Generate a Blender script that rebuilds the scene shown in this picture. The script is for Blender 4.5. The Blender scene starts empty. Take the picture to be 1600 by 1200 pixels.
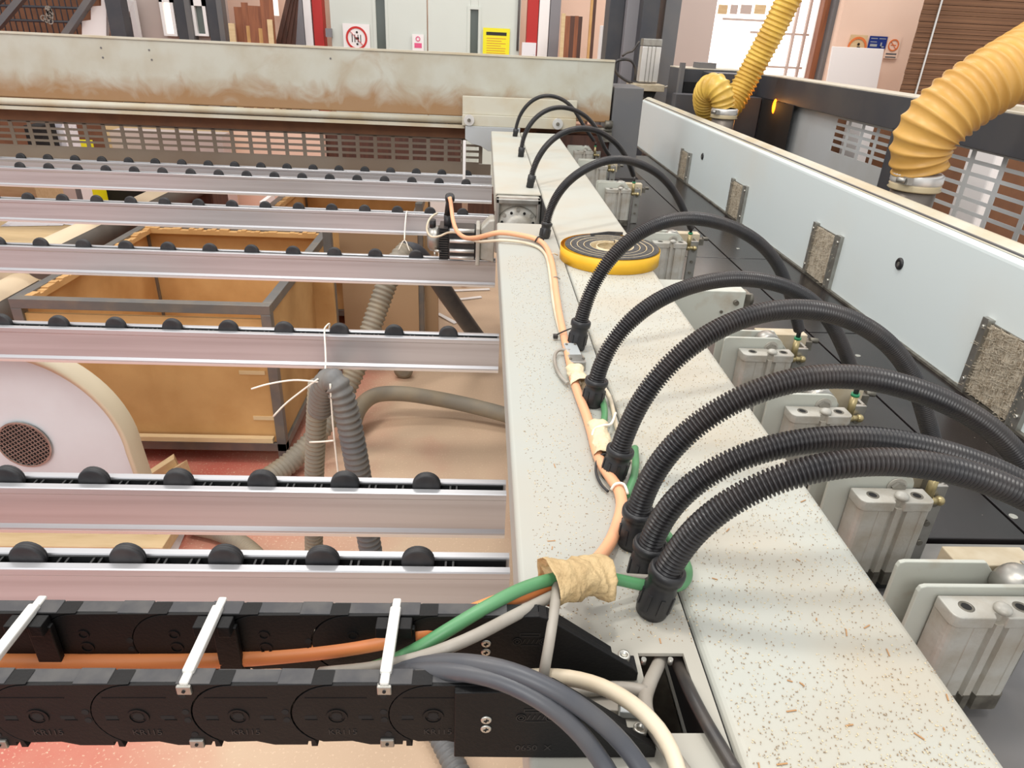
import bpy, math, random
from mathutils import Vector, Matrix

# ------------------------------------------------------------------ camera
CZ = 1.655566
F_PX = 1079.88
PITCH, ROLL, YAW = 0.468510981, 0.0489050349, 0.0566503625
def _rx(a): return Matrix(((1,0,0),(0,math.cos(a),-math.sin(a)),(0,math.sin(a),math.cos(a))))
def _rz(a): return Matrix(((math.cos(a),-math.sin(a),0),(math.sin(a),math.cos(a),0),(0,0,1)))
W2C = _rz(ROLL) @ _rx(PITCH) @ Matrix(((1,0,0),(0,0,-1),(0,1,0))) @ _rz(YAW)   # rows: right, down, forward
CAM = Vector((0,0,CZ))
scene = bpy.context.scene
COL = scene.collection
cd = bpy.data.cameras.new('camera'); cam = bpy.data.objects.new('camera', cd); COL.objects.link(cam)
right, down, fwd = Vector(W2C[0]), Vector(W2C[1]), Vector(W2C[2])
cam.matrix_world = Matrix(((right.x,-down.x,-fwd.x,0),(right.y,-down.y,-fwd.y,0),(right.z,-down.z,-fwd.z,CZ),(0,0,0,1)))
cd.sensor_width = 36; cd.lens = 36*F_PX/1600; cd.clip_start = .01; cd.clip_end = 100
scene.camera = cam
def ray(u, v):
    return right*((u-800)/F_PX) + down*((v-600)/F_PX) + fwd
def at(u, v, X=None, Y=None, Z=None):
    "point of the place seen at photo pixel (u, v) and lying on the given plane"
    d = ray(u, v)
    if X is not None: return CAM + d*(X/d.x)
    if Y is not None: return CAM + d*(Y/d.y)
    return CAM + d*((Z-CZ)/d.z)

# ------------------------------------------------------------------ world, lamps, exposure
vs = scene.view_settings
vs.view_transform = 'Standard'; vs.look = 'None'; vs.gamma = 1; vs.use_curve_mapping = False
vs.exposure = -0.05
w = bpy.data.worlds.new('hall_daylight'); scene.world = w; w.use_nodes = True
wn = w.node_tree; bg = wn.nodes['Background']; bg.inputs[0].default_value = (.985, .99, 1.0, 1); bg.inputs[1].default_value = 1.08
def lamp(name, loc, size, sy, power, col, target):
    ld = bpy.data.lights.new(name, 'AREA'); ld.shape = 'RECTANGLE'; ld.size = size; ld.size_y = sy
    ld.energy = power; ld.color = col
    o = bpy.data.objects.new(name, ld); COL.objects.link(o); o.location = loc
    o.rotation_euler = (Vector(target)-Vector(loc)).to_track_quat('-Z', 'Y').to_euler()
lamp('ceiling_or_fill_light', (-.2, 1.15, 5.2), .5, .28, 62, (1,.97,.92), (.1, .8, 1))
lamp('ceiling_or_fill_light', (-1.6, -3.6, 4.4), 2.4, 1.2, 125, (1,.985,.96), (.2, 1.2, .9))  # added fill lamp behind the camera, brightens the upright faces
lamp('ceiling_or_fill_light', (1.3, .3, 5.2), .6, .35, 24, (1,.96,.9), (.3, 1.2, 1))
lamp('ceiling_or_fill_light', (-1.0, 4.8, 5.2), 1.6, .5, 60, (1,.96,.9), (-.8, 3.6, .6))
lamp('ceiling_or_fill_light', (-2.6, 1.6, 5.2), 1.4, .6, 70, (1,.93,.85), (-1.6, 1.6, 0))
lamp('ceiling_or_fill_light', (3.0, 5.6, 5.2), 1.6, 1.0, 90, (1,.93,.86), (2.6, 7.4, 1))

# ------------------------------------------------------------------ mesh helpers
class MB:
    def __init__(s): s.v=[]; s.f=[]; s.sm=[]; s.M=None
    def _p(s, p):
        p = Vector(p); return s.M @ p if s.M is not None else p
    def add(s, vs_, fs, smooth=False):
        n = len(s.v); s.v += [s._p(p) for p in vs_]
        for f in fs: s.f.append([n+i for i in f]); s.sm.append(smooth)
        return s
    def box(s, x0,x1,y0,y1,z0,z1):
        if x0>x1: x0,x1=x1,x0
        if y0>y1: y0,y1=y1,y0
        if z0>z1: z0,z1=z1,z0
        return s.add([(x0,y0,z0),(x1,y0,z0),(x1,y1,z0),(x0,y1,z0),(x0,y0,z1),(x1,y0,z1),(x1,y1,z1),(x0,y1,z1)],
              [(0,3,2,1),(4,5,6,7),(0,1,5,4),(1,2,6,5),(2,3,7,6),(3,0,4,7)])
    def bar(s, a, b, w, h, up=(0,0,1)):
        a=Vector(a); b=Vector(b); d=(b-a).normalized(); sd=d.cross(Vector(up)); 
        if sd.length<1e-5: sd=Vector((1,0,0))
        sd.normalize(); u=sd.cross(d); vs_=[]
        for p in (a,b):
            for i,j in ((-1,-1),(1,-1),(1,1),(-1,1)): vs_.append(p+sd*(w/2*i)+u*(h/2*j))
        return s.add(vs_, [(0,1,2,3),(7,6,5,4),(0,4,5,1),(1,5,6,2),(2,6,7,3),(3,7,4,0)])
    def prism(s, poly, axis, lo, hi, smooth=False):
        "poly: 2D points in the plane normal to the axis (x:(y,z) y:(x,z) z:(x,y))"
        def P(q,t):
            return (t,q[0],q[1]) if axis=='x' else (q[0],t,q[1]) if axis=='y' else (q[0],q[1],t)
        n=len(poly); ar=sum(poly[i][0]*poly[(i+1)%n][1]-poly[(i+1)%n][0]*poly[i][1] for i in range(n))
        if (ar<0)!=(axis=='y'): poly=poly[::-1]
        vs_=[P(q,lo) for q in poly]+[P(q,hi) for q in poly]
        fs=[tuple(range(n))[::-1], tuple(range(n,2*n))]
        s.add(vs_, fs)
        k=len(s.v)-2*n
        for i in range(n):
            j=(i+1)%n; s.f.append([k+i,k+j,k+n+j,k+n+i]); s.sm.append(smooth)
        return s
    def cyl(s, a, b, r, seg=20, r2=None, caps=True, smooth=True):
        a=Vector(a); b=Vector(b); r2=r if r2 is None else r2
        d=(b-a).normalized(); x=d.orthogonal().normalized(); y=d.cross(x); vs_=[]
        for p,rr in ((a,r),(b,r2)):
            for i in range(seg):
                t=2*math.pi*i/seg; vs_.append(p+x*(rr*math.cos(t))+y*(rr*math.sin(t)))
        s.add(vs_, [(i,(i+1)%seg,seg+(i+1)%seg,seg+i) for i in range(seg)], smooth)
        k=len(s.v)-2*seg
        if caps:
            s.f.append([k+i for i in range(seg)][::-1]); s.sm.append(False)
            s.f.append([k+seg+i for i in range(seg)]); s.sm.append(False)
        return s
    def lathe(s, a, b, prof, seg=28, cap=True):
        "prof: (distance along a->b, radius)"
        a=Vector(a); d=(Vector(b)-a).normalized(); x=d.orthogonal().normalized(); y=d.cross(x); n=len(prof)
        vs_=[a+d*h+x*(r*math.cos(2*math.pi*i/seg))+y*(r*math.sin(2*math.pi*i/seg)) for h,r in prof for i in range(seg)]
        fs=[(j*seg+i,j*seg+(i+1)%seg,(j+1)*seg+(i+1)%seg,(j+1)*seg+i) for j in range(n-1) for i in range(seg)]
        s.add(vs_, fs, True); k=len(s.v)-n*seg
        if cap:
            s.f.append([k+i for i in range(seg)][::-1]); s.sm.append(False)
            s.f.append([k+(n-1)*seg+i for i in range(seg)]); s.sm.append(False)
        return s
    def tube(s, pts, r, seg=12, caps=True):
        "r: number or list of radii"
        pts=[Vector(p) for p in pts]; n=len(pts)
        rs = r if isinstance(r,(list,tuple)) else [r]*n
        t0=(pts[1]-pts[0]).normalized(); x=t0.orthogonal().normalized(); vs_=[]
        for i in range(n):
            t=(pts[min(i+1,n-1)]-pts[max(i-1,0)]).normalized()
            x=(x-t*x.dot(t)).normalized(); y=t.cross(x)
            for k in range(seg):
                a=2*math.pi*k/seg; vs_.append(pts[i]+x*(rs[i]*math.cos(a))+y*(rs[i]*math.sin(a)))
        fs=[(j*seg+i,j*seg+(i+1)%seg,(j+1)*seg+(i+1)%seg,(j+1)*seg+i) for j in range(n-1) for i in range(seg)]
        s.add(vs_, fs, True); k=len(s.v)-n*seg
        if caps:
            s.f.append([k+i for i in range(seg)][::-1]); s.sm.append(False)
            s.f.append([k+(n-1)*seg+i for i in range(seg)]); s.sm.append(False)
        return s
    def ball(s, c, r, seg=14, rings=8, sc=(1,1,1)):
        c=Vector(c); pr=[]
        vs_=[c+Vector((0,0,-r*sc[2]))]
        for j in range(1,rings):
            ph=math.pi*j/rings-math.pi/2
            for i in range(seg):
                t=2*math.pi*i/seg; vs_.append(c+Vector((r*sc[0]*math.cos(ph)*math.cos(t), r*sc[1]*math.cos(ph)*math.sin(t), r*sc[2]*math.sin(ph))))
        vs_.append(c+Vector((0,0,r*sc[2]))); fs=[]
        for i in range(seg): fs.append((0,1+(i+1)%seg,1+i))
        for j in range(rings-2):
            for i in range(seg):
                a=1+j*seg+i; b=1+j*seg+(i+1)%seg; fs.append((a,b,b+seg,a+seg))
        L=len(vs_)-1
        for i in range(seg): fs.append((L,L-seg+i,L-seg+(i+1)%seg))
        return s.add(vs_, fs, True)

def obj(name, mb, mat, parent=None, bev=0, seg=2, solid=0):
    me = bpy.data.meshes.new(name); me.from_pydata([tuple(p) for p in mb.v], [], mb.f)
    me.polygons.foreach_set('use_smooth', mb.sm)
    if isinstance(mat,(list,tuple)):
        for m in mat: me.materials.append(m)
    else: me.materials.append(mat)
    o = bpy.data.objects.new(name, me); COL.objects.link(o)
    if parent is not None:
        o.parent = parent
        bpy_loc = getattr(parent,'location',Vector()) 
        T = Matrix.Translation(-Vector(world_loc(parent))); me.transform(T)
    if bev:
        m = o.modifiers.new('bevel','BEVEL'); m.width=bev; m.segments=seg; m.limit_method='ANGLE'; m.angle_limit=math.radians(40)
    return o
def world_loc(o):
    l = Vector(o.location)
    while o.parent: o = o.parent; l += Vector(o.location)
    return l
def thing(name, label, cat, loc=(0,0,0), group=None):
    o = bpy.data.objects.new(name, None); COL.objects.link(o); o.location = loc; o.empty_display_size=.05
    return tag(o, label, cat, group)
def tag(o, label, cat, group=None, kind=None):
    o['label']=label; o['category']=cat
    if group: o['group']=group
    if kind: o['kind']=kind
    return o
def struct(o, label, cat):
    o['label']=label; o['category']=cat; o['kind']='structure'; return o
def copy_tree(o, parent=None):
    c=o.copy(); COL.objects.link(c); c.parent=parent
    for ch in list(o.children): copy_tree(ch, c)
    return c
def spline(P, step, closed=False):
    P=[Vector(p) for p in P]; Q=[P[0]*2-P[1]]+P+[P[-1]*2-P[-2]]; dense=[]
    for i in range(1,len(Q)-2):
        p0,p1,p2,p3=Q[i-1:i+3]
        for k in range(24):
            t=k/24; dense.append(.5*((2*p1)+(p2-p0)*t+(2*p0-5*p1+4*p2-p3)*t*t+(3*p1-p0-3*p2+p3)*t**3))
    dense.append(P[-1])
    out=[dense[0]]; acc=0
    for a,b in zip(dense,dense[1:]):
        L=(b-a).length
        while acc+L>=step and L>1e-9:
            f=(step-acc)/L; a=a.lerp(b,f); out.append(a); L=(b-a).length; acc=0
        acc+=L
    return out
def smooth_pts(P, n=2):
    P=[Vector(p) for p in P]
    for _ in range(n): P=[P[0]]+[(P[i-1]+P[i]*2+P[i+1])/4 for i in range(1,len(P)-1)]+[P[-1]]
    return P

# ------------------------------------------------------------------ materials
def lin(c): return tuple((x/255/12.92 if x/255<=.04045 else ((x/255+.055)/1.055)**2.4) for x in c)+(1,)
def mat(name, c, rough=.5, metal=0, c2=None, scale=8, amt=.5, bump=0, bscale=60, stretch=None, spec=None, edge=(.4,.65), coat=0, emit=0, c3=None, scale3=40, edge3=(.6,.65)):
    m=bpy.data.materials.new(name); m.use_nodes=True; nt=m.node_tree; b=nt.nodes['Principled BSDF']
    b.inputs['Base Color'].default_value=lin(c); b.inputs['Roughness'].default_value=rough; b.inputs['Metallic'].default_value=metal
    if spec is not None: b.inputs['Specular IOR Level'].default_value=spec
    if coat: b.inputs['Coat Weight'].default_value=coat
    if emit: b.inputs['Emission Color'].default_value=lin(c); b.inputs['Emission Strength'].default_value=emit
    tc=nt.nodes.new('ShaderNodeTexCoord'); mp=nt.nodes.new('ShaderNodeMapping'); nt.links.new(tc.outputs['Object'],mp.inputs[0])
    if stretch: mp.inputs['Scale'].default_value=stretch
    last=None
    def layer(prev, col, sc, ed, am):
        n=nt.nodes.new('ShaderNodeTexNoise'); n.inputs['Scale'].default_value=sc; n.inputs['Detail'].default_value=6; nt.links.new(mp.outputs[0],n.inputs['Vector'])
        r=nt.nodes.new('ShaderNodeMapRange'); r.inputs[1].default_value=ed[0]; r.inputs[2].default_value=ed[1]; r.inputs[4].default_value=am; nt.links.new(n.outputs['Fac'],r.inputs[0])
        x=nt.nodes.new('ShaderNodeMix'); x.data_type='RGBA'; nt.links.new(r.outputs[0],x.inputs[0])
        if prev is None: x.inputs[6].default_value=lin(c)
        else: nt.links.new(prev,x.inputs[6])
        x.inputs[7].default_value=lin(col); return x.outputs[2]
    if c2: last=layer(last,c2,scale,edge,amt)
    if c3: last=layer(last,c3,scale3,edge3,1)
    if last: nt.links.new(last,b.inputs['Base Color'])
    if bump:
        n=nt.nodes.new('ShaderNodeTexNoise'); n.inputs['Scale'].default_value=bscale; n.inputs['Detail'].default_value=5; nt.links.new(mp.outputs[0],n.inputs['Vector'])
        bp=nt.nodes.new('ShaderNodeBump'); bp.inputs['Strength'].default_value=bump; bp.inputs['Distance'].default_value=.01; nt.links.new(n.outputs['Fac'],bp.inputs['Height']); nt.links.new(bp.outputs[0],b.inputs['Normal'])
    return m
M={}
M['beam']=mat('cream_dusty_paint',(181,182,173),.5,c2=(180,170,152),scale=5,amt=.7,edge=(.42,.68))
M['cover']=mat('grey_cream_paint',(168,170,163),.5,c2=(172,164,150),scale=3,amt=.6)
M['beam_clean']=mat('pale_green_paint',(190,194,184),.45,c2=(186,180,160),scale=3,amt=.5)
M['panel']=mat('pale_blue_grey_paint',(212,221,221),.4,c2=(214,207,192),scale=1.6,amt=.4,edge=(.5,.75))
M['ridge']=mat('dusty_white_paint',(196,192,176),.5,c2=(184,166,132),scale=5,amt=.7)
M['gripper']=mat('grey_green_paint',(188,190,180),.45,c2=(156,132,104),scale=18,amt=.55,edge=(.55,.75))
M['cast']=mat('cast_aluminium',(182,180,172),.42,.15,c2=(156,144,126),scale=25,amt=.6,bump=.1,bscale=150)
M['castdark']=mat('oily_aluminium',(120,116,106),.45,.5,c2=(70,64,58),scale=40,amt=.7)
M['alu']=mat('brushed_aluminium',(194,195,198),.36,.55,c2=(172,170,172),scale=3,amt=.7,stretch=(.4,6,14))
M['alulight']=mat('satin_aluminium',(222,220,216),.35,.6)
M['steel']=mat('galvanised_steel',(170,168,162),.38,.8,c2=(140,136,128),scale=30,amt=.6)
M['zinc']=mat('zinc_screw',(190,188,180),.35,.8)
M['black']=mat('black_plastic',(34,34,36),.42,c2=(62,58,54),scale=10,amt=.5,edge=(.5,.8))
M['link']=mat('moulded_black_nylon',(11,11,12),.55,c2=(26,23,21),scale=22,amt=.6,edge=(.5,.8),bump=.08,bscale=400,spec=.28)
M['linktop']=mat('paler_black_nylon',(54,54,57),.6,c2=(78,76,74),scale=60,amt=.7)  # paler black for the tops of the chain links
M['hose']=mat('black_corrugated_nylon',(24,23,26),.36,c2=(66,55,48),scale=14,amt=.5,edge=(.42,.75))
M['rubber']=mat('black_rubber',(34,35,38),.55,c2=(66,64,64),scale=30,amt=.5)
M['insert']=mat('black_channel_plastic',(26,27,28),.45)
M['orange']=mat('orange_cable_jacket',(238,146,84),.45,c2=(222,134,84),scale=12,amt=.5)
M['peach']=mat('faded_orange_cable_jacket',(234,170,128),.5,c2=(214,160,126),scale=14,amt=.5)
M['green']=mat('green_cable_jacket',(80,136,90),.42,c2=(100,148,106),scale=14,amt=.4)
M['greycable']=mat('grey_cable_jacket',(158,152,142),.5,c2=(132,122,110),scale=20,amt=.6)
M['cream']=mat('cream_cable_jacket',(214,200,176),.5,c2=(188,170,142),scale=16,amt=.6)
M['darkcable']=mat('dark_grey_cable_jacket',(66,68,74),.42,c2=(88,86,86),scale=20,amt=.5)
M['blackcable']=mat('black_cable_jacket',(48,46,46),.4,c2=(92,82,72),scale=25,amt=.5)
M['tape']=mat('masking_tape',(194,168,124),.65,c2=(160,132,90),scale=40,amt=.7,bump=.5,bscale=120)
M['ptape']=mat('pale_paper_tape',(224,208,176),.65,c2=(202,180,140),scale=50,amt=.6,bump=.4,bscale=140)
M['conn']=mat('grey_connector_plastic',(168,172,172),.45)
M['yellow']=mat('yellow_tape_liner',(232,180,34),.5,c2=(206,150,24),scale=20,amt=.4)
M['foam']=mat('grey_foam',(58,57,58),.9,c2=(96,90,82),scale=90,amt=.5)
M['duct']=mat('yellow_ribbed_hose',(206,160,82),.42,c2=(180,132,58),scale=6,amt=.6)
M['duct2']=mat('translucent_yellow_hose',(224,186,86),.35,c2=(176,130,48),scale=9,amt=.6)
M['spigot']=mat('grey_steel_spigot',(120,112,104),.4,.5,c2=(90,82,76),scale=9,amt=.6)
M['frame']=mat('anthracite_paint',(58,60,66),.5,c2=(76,74,74),scale=6,amt=.5)
M['frametop']=mat('dusty_ledge',(196,188,172),.7,c2=(180,170,150),scale=25,amt=.6)
M['sheet']=mat('grey_sheet_metal',(178,182,184),.42,c2=(160,158,152),scale=3,amt=.5)
M['greypost']=mat('mid_grey_paint',(98,98,100),.5,c2=(116,110,104),scale=4,amt=.5)
M['table']=mat('dark_phenolic_board',(26,23,24),.24,c2=(50,43,42),scale=5,amt=.6,edge=(.4,.8),c3=(150,140,130),scale3=160,edge3=(.73,.76))
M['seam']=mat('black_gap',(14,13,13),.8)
M['mdf']=mat('fibreboard',(204,160,104),.75,c2=(184,138,82),scale=7,amt=.6,c3=(196,158,104),scale3=60,edge3=(.6,.8))
M['mdfdark']=mat('brown_board',(118,78,50),.7,c2=(96,62,40),scale=10,amt=.6)
M['box']=mat('bare_steel_frame',(116,115,113),.42,.5,c2=(140,130,116),scale=14,amt=.6)
M['lightwood']=mat('pale_plywood',(214,188,146),.65,c2=(196,166,120),scale=8,amt=.5,stretch=(1,6,6))
M['white']=mat('white_enamel',(208,214,218),.45,c2=(186,180,182),scale=3,amt=.4)
M['whitewarm']=mat('warm_white_rim',(196,182,156),.45)
M['paper']=mat('white_paper',(236,234,238),.6,c2=(150,150,170),scale=14,amt=.5,edge=(.58,.62))
M['dusthose']=mat('dusty_grey_hose',(132,124,110),.6,c2=(158,142,116),scale=9,amt=.7)
M['string']=mat('white_string',(236,228,214),.7)
M['duststeel']=mat('dusty_duct_steel',(86,80,74),.5,.2,c2=(104,94,84),scale=5,amt=.6)
M['ducttop']=mat('dust_coated_steel',(222,202,172),.7)
M['timber']=mat('brown_timber',(146,88,56),.6,c2=(116,66,42),scale=5,amt=.7,stretch=(8,8,.8))
M['darktimber']=mat('dark_timber',(86,54,42),.6,c2=(60,38,30),scale=5,amt=.7,stretch=(8,8,.8))
M['red']=mat('red_paint',(186,40,36),.45)
M['signwhite']=mat('sign_white',(246,242,240),.4)
M['signred']=mat('sign_red',(206,38,34),.4)
M['signpink']=mat('sign_pink',(232,92,138),.4)
M['signyellow']=mat('sign_yellow',(246,236,34),.4)
M['signblack']=mat('sign_black',(38,34,30),.5)
M['signblue']=mat('sign_blue',(34,56,128),.4)
M['signorange']=mat('sign_orange',(222,122,66),.5)
M['door']=mat('pale_door_paint',(216,222,214),.4,c2=(206,210,200),scale=1,amt=.5)
M['plaster']=mat('peach_plaster',(238,208,188),.8,c2=(226,192,170),scale=1.2,amt=.6)
M['wallgrey']=mat('mauve_grey_wall',(196,180,172),.8,c2=(182,166,160),scale=1.5,amt=.6)
M['slit']=mat('wired_glass',(96,104,100),.15)
M['daylight']=mat('bright_translucent_shutter',(255,250,246),.6,emit=1.5)
M['panebright']=mat('bright_pane',(255,238,226),.4,emit=1.1)
M['brass']=mat('nickel_brass',(176,160,118),.35,.7)
M['ringgreen']=mat('green_ring',(46,140,96),.4)
M['bristle']=mat('dusty_bristles',(190,180,162),.8,c2=(128,110,86),scale=40,amt=.8,stretch=(1,8,1))
M['motor']=mat('black_motor_housing',(40,40,42),.4,c2=(70,66,62),scale=18,amt=.5)
M['stonegrey']=mat('grey_rack_paint',(134,132,136),.55)
M['glow']=mat('orange_indicator',(255,120,20),.4,emit=4)
M['bluegreyrail']=mat('grey_kerb_plate',(128,126,122),.5,.2,c2=(112,106,98),scale=8,amt=.5)
M['chip']=mat('wood_shaving',(176,134,92),.8)
M['chippale']=mat('pale_sawdust_flake',(226,206,168),.8)

# ------------------------------------------------------------------ setting
def floor_mat():
    m=bpy.data.materials.new('red_floor_paint'); m.use_nodes=True; nt=m.node_tree; b=nt.nodes['Principled BSDF']; L=nt.links.new
    tc=nt.nodes.new('ShaderNodeTexCoord'); sp=nt.nodes.new('ShaderNodeSeparateXYZ'); L(tc.outputs['Object'],sp.inputs[0])
    def noise(s,d=7):
        n=nt.nodes.new('ShaderNodeTexNoise'); n.inputs['Scale'].default_value=s; n.inputs['Detail'].default_value=d; L(tc.outputs['Object'],n.inputs['Vector']); return n.outputs['Fac']
    def math_(op,a,c):
        n=nt.nodes.new('ShaderNodeMath'); n.operation=op
        for i,x in enumerate((a,c)):
            if isinstance(x,(int,float)): n.inputs[i].default_value=x
            else: L(x,n.inputs[i])
        return n.outputs[0]
    def mr(x,a,c):
        n=nt.nodes.new('ShaderNodeMapRange'); n.inputs[1].default_value=a; n.inputs[2].default_value=c; L(x,n.inputs[0]); return n.outputs[0]
    def mix(f,a,c):
        n=nt.nodes.new('ShaderNodeMix'); n.data_type='RGBA'; L(f,n.inputs[0])
        for i,x in ((6,a),(7,c)):
            if isinstance(x,tuple): n.inputs[i].default_value=lin(x)
            else: L(x,n.inputs[i])
        return n.outputs[2]
    gx=mr(sp.outputs['X'],-1.15,.1)                       # sawdust drifts gather towards the machine
    f=mr(math_('ADD',math_('MULTIPLY',gx,.55),math_('MULTIPLY',noise(2.2),.75)),.36,.74)
    c=mix(f,(192,104,88),(204,176,148))
    c=mix(mr(noise(120,3),.6,.74),c,(224,198,170))
    c=mix(mr(noise(.7),.55,.8),c,(176,126,110))
    L(c,b.inputs['Base Color']); b.inputs['Roughness'].default_value=.55
    return m
fl=MB().box(-9,8,-3,9.2,-.1,0); struct(obj('floor',fl,floor_mat()),'red painted workshop floor drifted with sawdust','floor')
wl=MB().box(-9,8,9.0,9.2,0,6); struct(obj('wall_back',wl,M['plaster']),'pale peach plastered wall at the far end of the workshop','wall')

YW=8.0
def P2(u,v,Y): p=at(u,v,Y=Y); return p.x,p.z
def slab(mb,u0,v0,u1,v1,Y,th=.03,extend=None):
    "upright rectangular board of real thickness, its front face on the plane Y"
    x0,z1=P2(u0,v0,Y); x1,_=P2(u1,v0,Y); _,z0=P2((u0+u1)/2,v1,Y)
    if extend is not None: z0=extend
    return mb.box(x0,x1,Y,Y+th,z0,z1)
def xspan(u0,u1,v,Y): return at(u0,v,Y=Y).x, at(u1,v,Y=Y).x

# double door with slit panes
xa,xb=xspan(518,812,60,YW); xm=at(668,60,Y=YW).x
door=thing('door_1','wide pale green double door with two narrow wired panes','door',((xa+xb)/2,YW,0)); door['kind']='structure'
for (a,b_) in ((xa,xm-.006),(xm+.006,xb)):
    px0,px1 = (at(588,40,Y=YW).x,at(602,40,Y=YW).x) if a==xa else (at(735,40,Y=YW).x,at(747,40,Y=YW).x)
    mb=MB(); mb.box(a,px0,YW,YW+.05,.01,2.6).box(px1,b_,YW,YW+.05,.01,2.6).box(px0,px1,YW,YW+.05,.01,1.2).box(px0,px1,YW,YW+.05,1.93 if a==xa else 1.86,2.6)
    leaf=obj('door_leaf',mb,M['door'],door,bev=.004)
    obj('pane',MB().box(px0,px1,YW+.02,YW+.03,1.2,1.93 if a==xa else 1.86),M['slit'],leaf)
    mb=MB()
    for xx in (px0-.03,px1+.006): mb.box(xx,xx+.024,YW-.008,YW,1.17,1.96 if a==xa else 1.89)
    mb.box(px0-.006,px1+.006,YW-.008,YW,1.93 if a==xa else 1.86,1.96 if a==xa else 1.89)
    obj('pane_frame',mb,M['door'],leaf)
hinge=MB(); hinge.cyl((xb-.02,YW-.02,1.5),(xb-.02,YW-.02,2.4),.012); obj('hinge',hinge,M['greypost'],door)

def strip(name,u0,u1,v,m,label,cat,Y=YW,th=.12,z1=3.2,kind='structure',z0=0,group=None):
    a,b_=xspan(u0,u1,v,Y); o=obj(name,MB().box(a,b_,Y-.04,Y+th,z0,z1),m,bev=.004); tag(o,label,cat,group)
    if kind: o['kind']=kind
    return o
strip('trim_1',491,506,40,M['red'],'red painted door post left of the pale double door','door post')
strip('trim_2',477,489,40,M['signwhite'],'white painted strip left of the red door post','door post')
strip('trim_3',823,840,40,M['red'],'red painted door post right of the pale double door','door post')
strip('trim_4',841,857,40,M['signwhite'],'white strip between red post and grey column, right of doors','door post')
strip('steel_column',459,476,40,M['stonegrey'],'grey steel column left of the white strip beside the doors','column',kind=None)
strip('steel_column',858,874,40,M['stonegrey'],'grey steel column right of the pale double door','column',kind=None)
o=obj('switch_box',slab(MB(),508,44,517,58,YW-.08,.06),M['stonegrey']); tag(o,'small grey switch box beside the red post, left of the doors','switch box')
o=obj('notice',slab(MB(),816,66,838,90,YW-.07,.03),M['paper']); tag(o,'white notice box below the red post right of the doors','notice')

def ring(mb,c,y,r0,r1,seg=32,th=.004,a0=0,a1=2*math.pi):
    for i in range(seg):
        t0=a0+(a1-a0)*i/seg; t1=a0+(a1-a0)*(i+1)/seg
        q=[(c[0]+r*math.cos(t),c[1]+r*math.sin(t)) for r,t in ((r0,t0),(r1,t0),(r1,t1),(r0,t1))]
        mb.prism(q,'y',y-th,y)
    return mb
def text_mb(s, size, loc, ax=(1,0,0), up=(0,0,1), depth=.001, align='CENTER'):
    "the outline of a word as a mesh laid on the plane of ax and up"
    cu=bpy.data.curves.new('word','FONT'); cu.body=s; cu.size=size; cu.extrude=depth; cu.align_x=align; cu.align_y='CENTER'
    o=bpy.data.objects.new('word',cu); COL.objects.link(o)
    dg=bpy.context.evaluated_depsgraph_get(); me=bpy.data.meshes.new_from_object(o.evaluated_get(dg))
    ax=Vector(ax).normalized(); up=Vector(up).normalized(); nrm=ax.cross(up); mb=MB()
    mb.add([Vector(loc)+ax*v.co.x+up*v.co.y+nrm*v.co.z for v in me.vertices],[tuple(p.vertices) for p in me.polygons])
    bpy.data.objects.remove(o); bpy.data.curves.remove(cu); bpy.data.meshes.remove(me)
    return mb

# signs on the door
def plate_sign(name,u0,v0,u1,v1,Y,m,label,th=.006):
    x0,z1=P2(u0,v0,Y); x1,_=P2(u1,v0,Y); _,z0=P2((u0+u1)/2,v1,Y)
    t=thing(name,label,'sign',((x0+x1)/2,Y,z0)); obj('sign_board',MB().box(x0,x1,Y,Y+th,z0,z1),m,t)
    return t,x0,x1,z0,z1
t,x0,x1,z0,z1=plate_sign('prohibition_sign',535,36,577,85,YW-.02,M['signwhite'],'square white sign with red barred circle on left door leaf')
cx=(x0+x1)/2; cz=(z0+z1)/2+.01; r=(x1-x0)*.40; y=YW-.021
mb=ring(MB(),(cx,cz),y,r*.82,r); mb.bar((cx-r*.62,y-.002,cz+r*.62),(cx+r*.62,y-.002,cz-r*.62),.003,r*.17,(0,1,0)); obj('barred_circle',mb,M['signred'],t)
mb=MB()
for dx in (-.45,-.2,.1,.35): mb.box(cx+dx*r,cx+dx*r+r*.07,y-.001,y,cz-r*.35,cz+r*.3)
mb.cyl((cx+r*.05,y-.002,cz+r*.5),(cx+r*.05,y,cz+r*.5),r*.1,12); mb.cyl((cx+r*.05,y-.002,cz-r*.5),(cx+r*.05,y,cz-r*.5),r*.1,12)
mb.box(cx-r*.1,cx+r*.22,y-.001,y,cz-r*.12,cz+r*.08); obj('figure',mb,M['signblack'],t)
t,x0,x1,z0,z1=plate_sign('notice',644,53,662,79,YW-.02,M['signwhite'],'small white notice with pink panel near the door seam')
w_=x1-x0; h_=z1-z0; mb=MB().box(x0+w_*.18,x1-w_*.18,y-.001,y,z0+h_*.16,z0+h_*.46); ring(mb,((x0+x1)/2,z0+h_*.72),y,w_*.13,w_*.2,16); obj('pink_print',mb,M['signpink'],t)
t,x0,x1,z0,z1=plate_sign('notice',755,43,797,95,YW-.02,M['signyellow'],'bright yellow notice with black heading on right door leaf')
w_=x1-x0; h_=z1-z0
mb=MB().box(x0+w_*.12,x1-w_*.12,y-.001,y,z1-h_*.22,z1-h_*.12); obj('heading',mb,M['signblack'],t)
mb=MB(); random.seed(3)
for i in range(8): mb.box(x0+w_*.14,x1-w_*(.14+.3*random.random()*(i%2)),y-.001,y,z1-h_*(.32+.075*i),z1-h_*(.305+.075*i))
obj('text_lines',mb,M['signorange'],t)

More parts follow.
